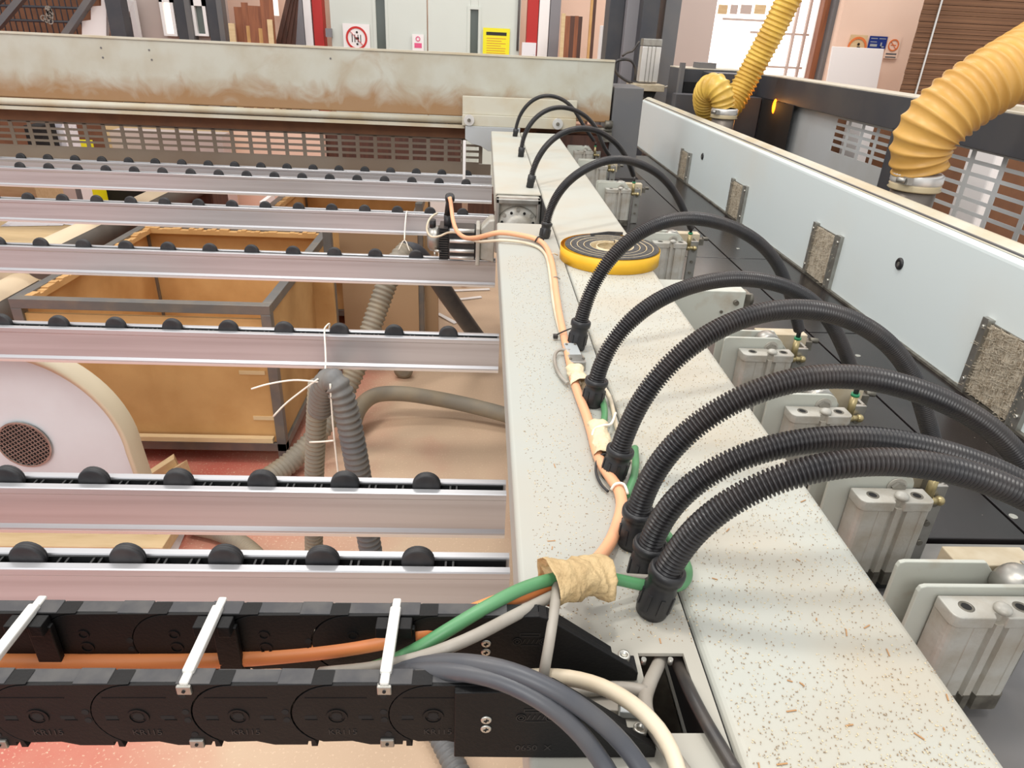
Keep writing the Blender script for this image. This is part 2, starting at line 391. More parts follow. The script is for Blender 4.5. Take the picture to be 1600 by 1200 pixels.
# ---- left of the door: boards, office front, staircase
for k,(u0,u1,v,m,lab) in enumerate([
  (362,374,10,'timber','tall brown board with cut-out top leaning left of dark sheets'),(374,384,3,'timber','narrow tall brown board in the leaning stack by the doors'),
  (350,360,36,'lightwood','short pale offcut leaning before the brown boards'),(378,388,40,'mdf','short tan offcut leaning among the brown boards'),
  (384,404,8,'timber','wide brown board leaning behind the short tan offcuts'),(397,412,44,'mdf','low pale brown board at the foot of the leaning boards'),
  (404,424,-10,'timber','tall brown sheet leaning beside the bright gap'),(412,420,30,'lightwood','slim pale batten leaning beside the bright gap')]):
    Y=7.4-.05*k; xx0,xx1=xspan(u0,u1,40,Y); z1=P2(u0,v,Y)[1]
    tag(obj('leaning_board',MB().prism([(Y,0),(Y+.02,0),(Y+.14,z1),(Y+.12,z1)],'x',xx0,xx1),M[m],bev=.002),lab,'board','boards leaning by the office front')
for k,(u,lean,lab) in enumerate([(429,22,'front dark sheet leaning left of the grey column'),(436,18,'second dark sheet in the row leaning by the grey column'),(443,13,'third dark sheet in the row leaning by the grey column'),(450,6,'rearmost dark sheet, nearest the grey column')]):
    Y=7.5; a=at(u,75,Y=Y); b_=at(u+lean,-20,Y=Y); b_=a+(b_-a)*1.3; a2=a+(a-b_)*1.1
    mb=MB(); mb.prism([(a2.x,a2.z),(a2.x+.05,a2.z),(b_.x+.04,b_.z),(b_.x,b_.z)],'y',Y+.03*k,Y+.028+.03*k)
    tag(obj('dark_sheet',mb,M['darktimber']),lab,'board','dark sheets leaning by the column')
# bright slot behind
o=obj('window_1',slab(MB(),414,-30,430,24,8.7,.03),M['panebright']); struct(o,'bright upright window slot behind the brown boards','window')
# office front with two framed windows
xx0,xx1=xspan(214,352,40,7.7); off=struct(obj('wall_left',MB().box(xx0,xx1,7.7,7.85,0,4),M['wallgrey']),'mauve grey office front wall left of the boards','wall')
for k,(u0,u1,lab) in enumerate([(257,278,'left office window with white frame and deep dark reveal'),(305,327,'right office window with pale frame, nearer the boards')]):
    a,b_=xspan(u0,u1,30,7.69); t=thing('window_%d'%(k+2),lab,'window',((a+b_)/2,7.69,1)); t['kind']='structure'
    mb=MB(); zt=P2(u0,0,7.69)[1]+(.05 if k==0 else .02); zb=P2(u0,52,7.69)[1]
    mb.box(a,b_,7.62,7.7,zt-.07,zt).box(a,a+.03,7.62,7.7,zb,zt).box(b_-.03,b_,7.62,7.7,zb,zt).box(a,b_,7.62,7.7,zb-.02,zb); obj('window_frame',mb,M['signwhite'],t)
    obj('pane',MB().box(a+.03,b_-.03,7.66,7.68,zb,zt-.06),M['panebright'] if k==0 else M['slit'],t)
    obj('reveal',MB().box(b_+.02,b_+.12,7.6,7.7,0,3.4),M['frame'],t)
    obj('jamb',MB().box(b_+.12,b_+.17,7.58,7.7,0,3.4),M['greypost'],t)
xx0,xx1=xspan(192,214,40,7.6); 
t=thing('framed_board','white framed dark triangular opening beside the stair post','panel',((xx0+xx1)/2,7.6,1))
p0=at(191,42,Y=7.6); p1=at(206,0,Y=7.6); p2=at(216,58,Y=7.6)
mb=MB(); mb.bar(p0,p1,.05,.07,(0,1,0)); mb.bar(p1,p2,.05,.06,(0,1,0)); obj('white_frame',mb,M['signwhite'],t)
obj('backing',MB().prism([(p0.x,p0.z),(p1.x,p1.z),(p2.x,p2.z),(p0.x+.1,p2.z-.4)],'y',7.63,7.66),M['greypost'],t)
a=at(168,-10,Y=7.2); b_=at(186,58,Y=7.2); post=MB().box(b_.x-.07,b_.x+.07,7.2,7.34,0,3.6); tag(obj('steel_column',post,M['frame'],bev=.004),'anthracite column at the foot of the staircase','column')
# staircase: stringers, treads and balusters
st=thing('staircase','workshop staircase with thin balusters and pale stepped side','staircase',(-5,7.4,0))
mb=MB(); q=[(at(128,55,Y=7.3)),(at(128,33,Y=7.3)),(at(142,31,Y=7.3)),(at(142,10,Y=7.3)),(at(158,9,Y=7.3)),(at(158,-20,Y=7.3)),(at(166,-20,Y=7.3)),(at(166,70,Y=7.3)),(at(120,75,Y=7.3))]
mb.prism([(p.x,p.z) for p in q],'y',7.3,7.36); obj('stepped_side',mb,M['signwhite'],st)
mb=MB(); mb.bar(at(103,55,Y=7.25),at(146,-8,Y=7.25),.05,.09,(0,1,0)); mb.bar(at(-4,42,Y=7.15),at(40,-10,Y=7.15),.05,.07,(0,1,0)); mb.bar(at(-20,14,Y=7.15),at(14,-14,Y=7.15),.05,.07,(0,1,0)); obj('stringer',mb,M['greypost'],st)
mb=MB()
for i in range(16):
    u=-6+i*9.2; p=at(u,60,Y=7.45); mb.cyl((p.x,7.45,p.z-.3),(p.x,7.45,p.z+1.2),.006,6)
mb.cyl(at(-20,8,Y=7.45),at(150,14,Y=7.45),.012,8); mb.cyl(at(-20,30,Y=7.45),at(150,36,Y=7.45),.012,8); obj('baluster',mb,M['frame'],st)
mb=MB(); random.seed(5)
for i in range(9): p=at(68+random.random()*12,14+i*2.4,Y=7.44); ring(mb,(p.x,p.z),7.44,.018,.028,10,.008)
obj('scroll_ornament',mb,M['greycable'],st)
# stairs back panel: dim landing behind
a,b_=xspan(-60,160,30,8.3); tag(obj('landing_panel',MB().box(a,b_,8.3,8.4,0,4),M['mdfdark']),'brown boarding behind the stair balusters','panel')

# ---- right of the door
for k,(u0,u1,v0,m,lab) in enumerate([(878,884,20,'lightwood','pale edge board, first of the leaning row right of doors'),(884,892,24,'timber','first reddish brown board right of the grey column'),(892,899,24,'darktimber','second board of the reddish row right of the grey column'),(899,905,24,'timber','third board of the reddish row right of the grey column'),(905,911,25,'darktimber','last board of the reddish row, nearest the peach wall'),(922,926,-10,'mdf','tall tan board standing at the peach wall edge'),(926,931,-10,'darktimber','tall dark board standing at the peach wall edge')]):
    xx0,xx1=xspan(u0,u1,60,7.6); z1=P2(u0,v0,7.6)[1]
    tag(obj('leaning_board',MB().prism([(7.6,0),(7.63,0),(7.8,z1),(7.77,z1)],'x',xx0,xx1),M[m]),lab,'board','boards leaning right of the doors')
strip('pale_post',937,943,60,M['signwhite'],'slim white post behind the crossbeam end','post',Y=6.5,th=.05,kind=None,z1=1.75)
strip('steel_column',949,972,40,M['frame'],'dark column left of the bright machine column','column',Y=6.2,th=.2,kind=None)
strip('steel_column',976,996,40,M['stonegrey'],'light mauve column between the dark columns','column',Y=6.1,th=.15,kind=None)
strip('steel_column',1001,1027,30,M['frame'],'dark column rising behind the lift cylinder','column',Y=5.95,th=.2,kind=None)
strip('steel_column',1032,1056,60,M['greypost'],'broad round-edged grey column right of the lift cylinder','column',Y=6.0,th=.2,kind=None)
a,b_=xspan(1056,1112,60,7.9); struct(obj('wall_right',MB().box(a,b_,7.9,8.05,0,4),M['wallgrey']),'mauve grey wall strip left of the bright shutter','wall')
a,b_=xspan(1112,1288,60,8.1)
sh=thing('window_4','large bright shutter window behind the yellow hose','window',((a+b_)/2,8.1,1)); sh['kind']='structure'
obj('shutter',MB().box(a,b_,8.1,8.13,.3,3.6),M['daylight'],sh)
mb=MB()
for u in (1238,1256): p=at(u,60,Y=8.08); mb.box(p.x-.012,p.x+.012,8.06,8.1,.3,3.5)
p=at(1250,54,Y=8.08); p1=at(1220,105,Y=8.08)
for z in (p.z,p1.z): mb.box(p1.x-.4,b_,8.07,8.1,z-.01,z+.01)
p=at(1150,30,Y=8.08); mb.box(a+.08,p.x+.5,8.07,8.1,p.z-.012,p.z+.008); obj('glazing_bar',mb,M['wallgrey'],sh)
for k,(u0,u1,m) in enumerate([(1124,1138,'lightwood'),(1143,1154,'wallgrey'),(1159,1176,'wallgrey'),(1181,1198,'lightwood')]):
    obj('small_pane',slab(MB(),u0,7,u1,22,8.075,.02),M[m],sh)
strip('trim_5',1266,1273,60,M['signwhite'],'white shutter jamb beside the red-brown post','trim',Y=7.7,th=.05)
strip('steel_column',1274,1284,60,M['timber'],'narrow red-brown post right of the bright shutter','column',Y=7.6,th=.1,kind=None)
strip('steel_column',1290,1302,60,M['greypost'],'dim grey column between shutter and signed wall','column',Y=7.5,th=.12,kind=None)
a,b_=xspan(1302,1450,80,7.35); struct(obj('wall_front',MB().box(a,b_+.6,7.35,7.5,0,4),M['plaster']),'peach wall carrying three small safety signs','wall')
# signs on the peach wall
Y=7.33
t,x0,x1,z0,z1=plate_sign('prohibition_sign',1330,54,1357,80,Y,M['lightwood'],'orange ringed sign on peach wall, left of the blue sign'); z0-=.12
ring(MB(),(0,0),0,.1,.2,4)
mb=ring(MB(),((x0+x1)/2,z1-.11),Y-.001,.075,.095,28); obj('ring',mb,M['signorange'],t)
mb=MB(); c=((x0+x1)/2,z1-.11); mb.cyl((c[0]+.01,Y-.003,c[1]+.03),(c[0]+.01,Y,c[1]+.03),.013,10); mb.box(c[0]-.04,c[0]-.02,Y-.002,Y,c[1]-.05,c[1]-.005); mb.box(c[0],c[0]+.03,Y-.002,Y,c[1]-.05,c[1]+.01); obj('figure',mb,M['signblack'],t)
t,x0,x1,z0,z1=plate_sign('instruction_sign',1360,56,1388,76,Y,M['signblue'],'blue instruction sign with pale print on the peach wall')
w_=x1-x0; h_=z1-z0; mb=MB()
for (i,j,a_,c_) in ((.08,.45,.78,.84),(.55,.92,.78,.84),(.08,.45,.5,.56),(.1,.5,.15,.35),(.68,.76,.1,.5),(.68,.9,.1,.2)): mb.box(x0+w_*i,x0+w_*a_ if False else x0+w_*j,Y-.001,Y,z0+h_*a_,z0+h_*c_)
obj('print',mb,M['conn'],t)
t,x0,x1,z0,z1=plate_sign('no_smoking_sign',1389,57,1410,92,Y,M['plaster'],'peach toned barred circle sign nearest the brown stack')
w_=x1-x0; c=((x0+x1)/2,z1-w_*.55); mb=ring(MB(),c,Y-.001,w_*.32,w_*.4,28); mb.bar((c[0]-w_*.27,Y-.003,c[1]+w_*.27),(c[0]+w_*.27,Y-.003,c[1]-w_*.27),.003,w_*.06,(0,1,0)); mb.box(c[0]-w_*.2,c[0]+w_*.2,Y-.002,Y,c[1]-w_*.03,c[1]+w_*.03); obj('barred_circle',mb,M['signorange'],t)
mb=MB().box(x0+w_*.1,x1-w_*.1,Y-.001,Y,z0+w_*.25,z0+w_*.36).box(x0+w_*.1,x1-w_*.1,Y-.001,Y,z0+w_*.05,z0+w_*.14); obj('text_lines',mb,M['greypost'],t)
# white sheet leaning, brown stack
Y=7.0; a=at(1311,73,Y=Y); b_=at(1392,75,Y=Y)
tag(obj('white_sheet',MB().prism([(Y-.25,.0),(Y-.22,0),(Y+.02,a.z),(Y,a.z)],'x',a.x-.06,b_.x-.06),M['signwhite'],bev=.003),'large white sheet leaning on the peach wall below the signs','board')
Y=5.6; a=at(1403,150,Y=Y); stk=thing('board_stack','tall strapped stack of thin brown boards at right','stack',(a.x+.9,Y,0))
def stack_mat():
    m=mat('stacked_board_edges',(134,96,68),.75,c2=(116,80,54),scale=2,amt=.8); nt=m.node_tree; b=nt.nodes['Principled BSDF']
    wv=nt.nodes.new('ShaderNodeTexWave'); wv.bands_direction='Z'; wv.inputs['Scale'].default_value=11; wv.inputs['Distortion'].default_value=.6; wv.inputs['Detail'].default_value=2
    tc=nt.nodes.new('ShaderNodeTexCoord'); nt.links.new(tc.outputs['Object'],wv.inputs['Vector'])
    x=nt.nodes.new('ShaderNodeMix'); x.data_type='RGBA'; x.inputs[7].default_value=lin((84,56,38)); r=nt.nodes.new('ShaderNodeMapRange'); r.inputs[1].default_value=.0; r.inputs[2].default_value=1; r.inputs[4].default_value=.45
    nt.links.new(wv.outputs['Fac'],r.inputs[0]); nt.links.new(r.outputs[0],x.inputs[0]); nt.links.new(b.inputs['Base Color'].links[0].from_socket,x.inputs[6]); nt.links.new(x.outputs[2],b.inputs['Base Color']); return m
mb=MB(); random.seed(8); z=.12
while z<2.6:
    h=.028+.02*random.random(); e=random.random()*.004; mb.prism([(a.x+e,Y),(a.x+2.6,Y),(a.x+2.9,Y+.8),(a.x*1.15+e,Y+.8)],'z',z,z+h-.003); z+=h
obj('boards',mb,stack_mat(),stk)
p=at(1452,70,Y=Y-.01); obj('strap',MB().box(p.x-.006,p.x+.006,Y-.014,Y-.006,.1,2.62),M['alulight'],stk)
mb=MB()
for i in range(3): mb.box(a.x+.5+i*.9,a.x+.6+i*.9,Y+.01,Y+.75,0,.12)
obj('bearer',mb,M['lightwood'],stk)

# ------------------------------------------------------------------ far side of the saw: crossbeam, grille, carriage
def stain_mat():
    m=mat('stained_cream_paint',(184,184,172),.5,c2=(170,162,142),scale=6,amt=.7); nt=m.node_tree; b=nt.nodes['Principled BSDF']; L=nt.links.new
    tc=nt.nodes.new('ShaderNodeTexCoord'); sp=nt.nodes.new('ShaderNodeSeparateXYZ'); L(tc.outputs['Object'],sp.inputs[0])
    n=nt.nodes.new('ShaderNodeTexNoise'); n.inputs['Scale'].default_value=7; n.inputs['Detail'].default_value=9; n.inputs['Distortion'].default_value=1.6; L(tc.outputs['Object'],n.inputs['Vector'])
    n2=nt.nodes.new('ShaderNodeTexNoise'); n2.inputs['Scale'].default_value=1.3; L(tc.outputs['Object'],n2.inputs['Vector'])
    r=nt.nodes.new('ShaderNodeMapRange'); r.inputs[1].default_value=.17; r.inputs[2].default_value=.0; L(sp.outputs['Z'],r.inputs[0])
    a=nt.nodes.new('ShaderNodeMath'); a.operation='MULTIPLY_ADD'; L(n.outputs['Fac'],a.inputs[0]); a.inputs[1].default_value=1.15; L(r.outputs[0],a.inputs[2])
    a2=nt.nodes.new('ShaderNodeMath'); a2.operation='MULTIPLY_ADD'; L(n2.outputs['Fac'],a2.inputs[0]); a2.inputs[1].default_value=.5; L(a.outputs[0],a2.inputs[2])
    r2=nt.nodes.new('ShaderNodeMapRange'); r2.inputs[1].default_value=.98; r2.inputs[2].default_value=1.65; r2.inputs[4].default_value=.85; L(a2.outputs[0],r2.inputs[0])
    x=nt.nodes.new('ShaderNodeMix'); x.data_type='RGBA'; L(r2.outputs[0],x.inputs[0]); L(b.inputs['Base Color'].links[0].from_socket,x.inputs[6]); x.inputs[7].default_value=lin((146,104,54)); L(x.outputs[2],b.inputs['Base Color']); return m
cb=thing('crossbeam','long cream crossbeam stained brown along its lower edge','machine beam',(-1.8,4.0,1.25))
obj('beam_body',MB().box(-5,.69,4.0,4.22,1.245,1.548),stain_mat(),cb,bev=.006)
obj('top_edge',MB().box(-5,.688,3.994,4.03,1.546,1.556),M['ridge'],cb)
obj('lower_rail',MB().cyl((-5,3.992,1.226),(-.1,3.992,1.226),.018,14).box(-5,-.1,3.985,4.1,1.186,1.204),M['ridge'],cb)
obj('dark_recess',MB().box(-5,.69,4.1,4.3,1.12,1.2),M['mdfdark'],cb)
mb=MB()
for x,z in ((-1.96,1.50),(-1.96,1.455),(-1.72,1.50),(-1.715,1.455),(-.8,1.5)): mb.cyl((x,3.998,z),(x,4.002,z),.005,8)
obj('rivet',mb,M['greypost'],cb)
# perforated sheet below it
gm=MB(); x=-4.2; 
while x<-.02: gm.box(x,x+.021,4.13,4.134,.98,1.112); x+=.0995
for i in range(5): z=.98+i*.0325; gm.box(-4.2,-.02,4.1305,4.1335,z-.006,z+.0065)
gm.box(-4.2,.05,4.13,4.134,1.108,1.2).box(-4.2,.05,4.13,4.134,.9,.978)
tag(obj('perforated_guard',gm,mat('brown_grey_sheet',(140,128,114),.55,.2,c2=(124,104,86),scale=2,amt=.6)),'slotted sheet metal guard under the cream crossbeam','guard')
# carriage bracket
cg=thing('carriage_bracket','cream bolted bracket joining gripper beam to crossbeam','bracket',(.2,3.95,1.2))
obj('plate',MB().box(-.112,.5,3.955,3.985,1.262,1.352),M['ridge'],cg,bev=.003)
obj('lower_plate',MB().box(-.112,.5,3.94,3.985,1.205,1.262),M['ridge'],cg,bev=.003)
for x in (-.075,.40):
    w_=obj('washer',MB().cyl((x,3.925,1.235),(x,3.945,1.235),.028,20),M['alulight'],cg); obj('bolt',MB().cyl((x,3.912,1.235),(x,3.93,1.235),.010,6,smooth=False),M['castdark'],w_)
obj('arm',MB().prism([(-.095,1.205),(.2,1.205),(.2,1.08),(.03,1.08),(-.01,1.105),(-.06,1.115),(-.095,1.14)],'y',3.93,3.96),M['sheet'],cg,bev=.002)
obj('edge_strip',MB().box(-.105,-.09,3.9,3.96,.93,1.13),M['signwhite'],cg)
# blocks at the crossbeam's right end
cl=thing('machine_column','dark grey machine housing right of the crossbeam','housing',(.78,4.05,.95))
obj('housing',MB().box(.70,.86,4.0,4.35,.95,1.425),M['greypost'],cl,bev=.004)
mb=MB(); mb.cyl((.66,3.96,1.24),(.70,3.96,1.24),.02,12).cyl((.62,3.97,1.21),(.7,3.97,1.21),.012,12).box(.64,.70,3.95,4.0,1.15,1.2); obj('stop_bolt',mb,M['castdark'],cl)
mb=MB().box(.30,.70,4.02,4.2,.97,1.17); obj('slide_block',mb,M['darktimber'],cl)
mb=MB(); 
for x in (.49,.58): mb.box(x,x+.03,3.99,4.02,1.04,1.08)
obj('clip',mb,M['signwhite'],cl)

# ------------------------------------------------------------------ roller rails
RAILS=[(.778,(655,868),'nearest rail, just behind the black cable chain'),(.971,(668,752),'second rail from the front, close behind the nearest'),
 (1.640,(702,515),'third rail, the grey hoses hang from it'),(2.325,(590,395),'fourth rail, passing just before the motor'),
 (2.985,(574,325),'fifth rail, a white string loops over it'),(3.655,(563,277),'sixth rail, second farthest'),(3.905,(577,261),'seventh rail, farthest, below the slotted guard')]
WHEEL=None
def rail(Y0,anchor,lab):
    t=thing('roller_rail','aluminium roller rail with black wheels, '+lab,'roller rail',(-1.5,Y0,.86),'roller rails left of the beam')
    W=.046; prof=[(-.002,.862),(-.002,.867),(.002,.874),(.002,.935),(0,.938),(0,.948),(.0015,.95),(.0125,.95),(.0135,.948),(.0135,.915),(.0325,.915),(.0325,.948),(.0335,.95),(.0445,.95),(W,.948),(W,.86),(.004,.858)]
    obj('extrusion',MB().prism([(Y0+a,z) for a,z in prof],'x',-4.2,.055),M['alu'],t)
    obj('bottom_edge',MB().box(-4.2,.055,Y0-.0025,Y0+.02,.857,.8635),M['alulight'],t)
    x0=at(*anchor,Z=.945).x
    xs=[x0+.14*i for i in range(-30,5) if -3.3-(.3 if Y0>3 else 0)<x0+.14*i<.03]
    if Y0<1.2: xs=[x for x in xs if x>-1.1]
    elif Y0<2: xs=[x for x in xs if x>-1.6]
    elif Y0<2.6: xs=[x for x in xs if x>-2.1]
    mb=MB()
    for x in xs:
        for s in (-.052,-.041,.041,.052): mb.box(x+s-.0015,x+s+.0015,Y0+.0137,Y0+.0323,.918,.9455)
        mb.box(x-.03,x+.03,Y0+.0137,Y0+.0152,.915,.946)
    mb.box(-4.2,.05,Y0+.0137,Y0+.0323,.913,.930).box(-4.2,.05,Y0+.0300,Y0+.0323,.92,.9465)
    obj('wheel_track',mb,M['insert'],t)
    for x in xs:
        r=.0245; w=MB(); w.lathe((x,Y0+.0157,.951),(x,Y0+.031,.951),[(0,.006),(0,.019),(.0004,r-.003),(.0012,r-.0006),(.0035,r),(.0040,r-.0007),(.0052,r-.0007),(.0058,r),(.0087,r),(.0093,r-.0007),(.0105,r-.0007),(.011,r),(.0133,r-.0006),(.0145,r-.004),(.0145,.006)],26)
        obj('wheel',w,M['rubber'],t)
for a in RAILS: rail(*a)

# ------------------------------------------------------------------ gripper beam
gb=thing('gripper_beam','long cream painted gripper beam running away under the hoses','machine beam',(.2,1.5,1.0))
def cover(y0,y1,hole=None):
    mb=MB(); r=.006; arc=[(.043+r-r*math.sin(t),1.2-r+r*math.cos(t)) for t in [math.pi/2*i/5 for i in range(6)]]
    # folded lip on the left
    out=[(.130,1.2)]+arc+[(.043,1.142),(.0465,1.142)]+[(.0465,1.193),(.05,1.1965),(.130,1.1965)]
    mb.prism(out,'y',y0,y1)
    if hole:
        hx0,hx1,hy0,hy1=hole
        mb.box(.130,.190,y0,hy0,1.1965,1.2).box(.130,.190,hy1,y1,1.1965,1.2).box(.130,hx0,hy0,hy1,1.1965,1.2).box(hx1,.190,hy0,hy1,1.1965,1.2)
    else: mb.box(.130,.190,y0,y1,1.1965,1.2)
    return mb
obj('cover_plate',cover(-.3,1.858,(.139,.1775,.334,.408)),M['cover'],gb)['label']='near cover plate with a cable opening cut in it'
obj('cover_plate',cover(2.245,3.80),M['beam'],gb)
def housing():
    r=.013; p=[]
    for cx_,s in ((.1935+.009,-1),):
        p+=[(cx_-.009*math.sin(math.pi/2*(1-i/5)),1.1995-.009+.009*math.cos(math.pi/2*(1-i/5))) for i in range(6)]
    p+=[(.392-r+r*math.sin(math.pi/2*i/5),1.1995-r+r*math.cos(math.pi/2*i/5)) for i in range(6)]
    p+=[(.392,1.0),(.1935,1.0)]
    return MB().prism(p,'y',-.3,3.80,smooth=False)
obj('box_section',housing(),M['beam'],gb)
obj('inner_channel',MB().box(.062,.192,-.3,2.18,1.0,1.10).box(.062,.192,2.37,3.80,1.0,1.10),M['castdark'],gb)
obj('joint',MB().box(.1895,.1937,-.3,3.78,1.12,1.1935),M['seam'],gb)
mb=MB()
for x in (.1435,.166): mb.cyl((x,.4035,1.193),(x,.4035,1.1985),.0022,10)
obj('opening_stud',mb,M['zinc'],gb)

# sawdust and shavings scattered on the beam
random.seed(11)
def chips(n,m,name,label,big):
    mb=MB()
    for i in range(n):
        y=.25+random.random()**1.7*(1.3 if not big else .45); x=random.uniform(.06,.385); 
        if .13<x<.2 and y<.42: continue
        if x<.14 and y<.42: continue
        L=random.uniform(.0002,.0008) if not big else random.uniform(.0015,.0045); wd=random.uniform(.00014,.00028) if not big else .0005
        a=random.uniform(0,math.pi); dx,dy=math.cos(a),math.sin(a); z=1.2+.0002
        c=[(x+dx*L*s-dy*wd*q,y+dy*L*s+dx*wd*q) for s,q in ((-1,-1),(1,-1),(1,1),(-1,1))]
        h=.0002+random.random()*.0003
        mb.add([(p[0],p[1],z-.0002) for p in c]+[(p[0],p[1],z+h) for p in c],[(4,5,6,7),(0,1,5,4),(1,2,6,5),(2,3,7,6),(3,0,4,7)])
    tag(obj(name,mb,m),label,'sawdust',kind='stuff')
chips(7000,mat('brown_dust_grain',(156,134,108),.8),'sawdust','fine brown sawdust specks sprinkled over the gripper beam',False)
chips(5000,M['chippale'],'sawdust','pale wood flakes sprinkled over the gripper beam',False)
chips(60,M['chip'],'wood_shavings','longer reddish wood shavings lying on the near beam',True)

# ------------------------------------------------------------------ saw table
tb=thing('saw_table','dark saw table of black phenolic boards between beam and pale panel','saw table',(.8,2,0))
obj('bed',MB().box(.40,1.13,-.2,4.0,.70,.925),M['seam'],tb)
obj('leg',MB().box(.45,.60,3.6,3.8,0,.7),M['greypost'],tb); obj('leg',MB().box(.45,.60,.2,.4,0,.7),M['greypost'],tb)
obj('leg',MB().box(1.05,1.2,3.6,3.8,0,.7),M['greypost'],tb); obj('leg',MB().box(1.05,1.2,.2,.4,0,.7),M['greypost'],tb)
for x0,x1,y0,y1,lab in [(.405,.916,.87,1.752,'near inner board beside the large cylinders'),(.921,1.143,.87,1.752,'near outer board along the blue-grey panel'),
   (.405,.916,1.757,2.463,'middle inner board below the fifth hose'),(.921,1.143,1.757,2.463,'middle outer board, shiny below the panel'),
   (.405,.916,2.468,3.99,'far inner board beside the distant cylinders'),(.921,1.143,2.468,4.9,'far outer board running to the panel end')]:
    obj('table_board',MB().box(x0,x1,y0,y1,.925,.95),M['table'],tb,bev=.0015)
obj('cross_strip',MB().box(.405,1.143,.815,.864,.925,.944),M['bluegreyrail'],tb,bev=.002)
obj('table_board',MB().box(.405,1.143,-.2,.77,.925,.935),M['greypost'],tb,bev=.0015)
for x,y in ((.93,.93),(.94,.895),(.985,1.6),(.86,2.2),(1.0,2.6)): obj('table_screw',MB().cyl((x,y,.9495),(x,y,.9512),.007,14),M['zinc'],tb)

# ------------------------------------------------------------------ blue-grey panel with brush strips
pn=thing('safety_guard','long pale blue-grey guard panel along the right of the saw table','guard panel',(1.17,2.5,.95))
prof=[(1.146,.956),(1.146,1.258),(1.147,1.264),(1.151,1.268),(1.157,1.272),(1.182,1.286),(1.190,1.289),(1.198,1.289),(1.200,1.284),(1.188,1.281),(1.162,1.262),(1.158,.956)]
obj('panel_sheet',MB().prism([(x,z) for x,z in prof],'y',-.2,5.36,smooth=False),M['panel'],pn)
obj('top_ledge',MB().prism([(1.158,1.2725),(1.182,1.286),(1.190,1.289),(1.198,1.289),(1.198,1.2905),(1.189,1.2905),(1.181,1.2878),(1.157,1.2745)],'y',-.2,5.36),M['ridge'],pn)
obj('back_box',MB().box(1.160,1.198,-.2,5.33,.93,1.28),M['greypost'],pn)
obj('foot_strip',MB().box(1.135,1.16,-.2,5.33,.9505,.957),M['castdark'],pn)
for y,z in ((1.794,1.142),(3.709,1.13)):
    g=obj('grommet',MB().lathe((1.147,y,z),(1.139,y,z),[(0,.0165),(.004,.0165),(.007,.013),(.007,.007),(.004,.006)],22),M['black'],pn)
    obj('grommet_core',MB().cyl((1.146,y,z),(1.141,y,z),.0055,12),M['steel'],g)
random.seed(2)
for k,(yc,hz) in enumerate(((1.317,.17),(2.215,.165),(3.09,.15),(4.0,.15))):
    br=obj('brush_strip',MB().box(1.141,1.146,yc-.086,yc+.086,.958,.958+hz),M['castdark'],pn)
    for s in (-1,1): obj('bracket',MB().box(1.134,1.146,yc+s*.088-.013,yc+s*.088+.013,.957,.965+hz).box(1.128,1.136,yc+s*.088-s*.013-.0015,yc+s*.088-s*.013+.0015,.957,.965+hz),M['steel'],br)
    mb=MB(); n=700 if k==0 else 300
    for i in range(n):
        y=yc+random.uniform(-.074,.074); z=.962+(hz-.004)*random.random(); d=random.choice((-1,1))
        y2=y+random.uniform(-.03,.03); x=1.138-random.random()*.008
        mb.bar((1.141,y,z),(x-.004,y2,z+random.uniform(-.006,.006)),.0009,.0009)
    obj('bristles',mb,M['bristle'],br)
    obj('bristle_core',MB().box(1.1375,1.1415,yc-.075,yc+.075,.96,.955+hz),M['bristle'],br)
    for s in (-1,1):
        for z in (.985,.945+hz): obj('screw',MB().cyl((1.13,yc+s*.09,z),(1.136,yc+s*.09,z),.0045,10),M['zinc'],br)

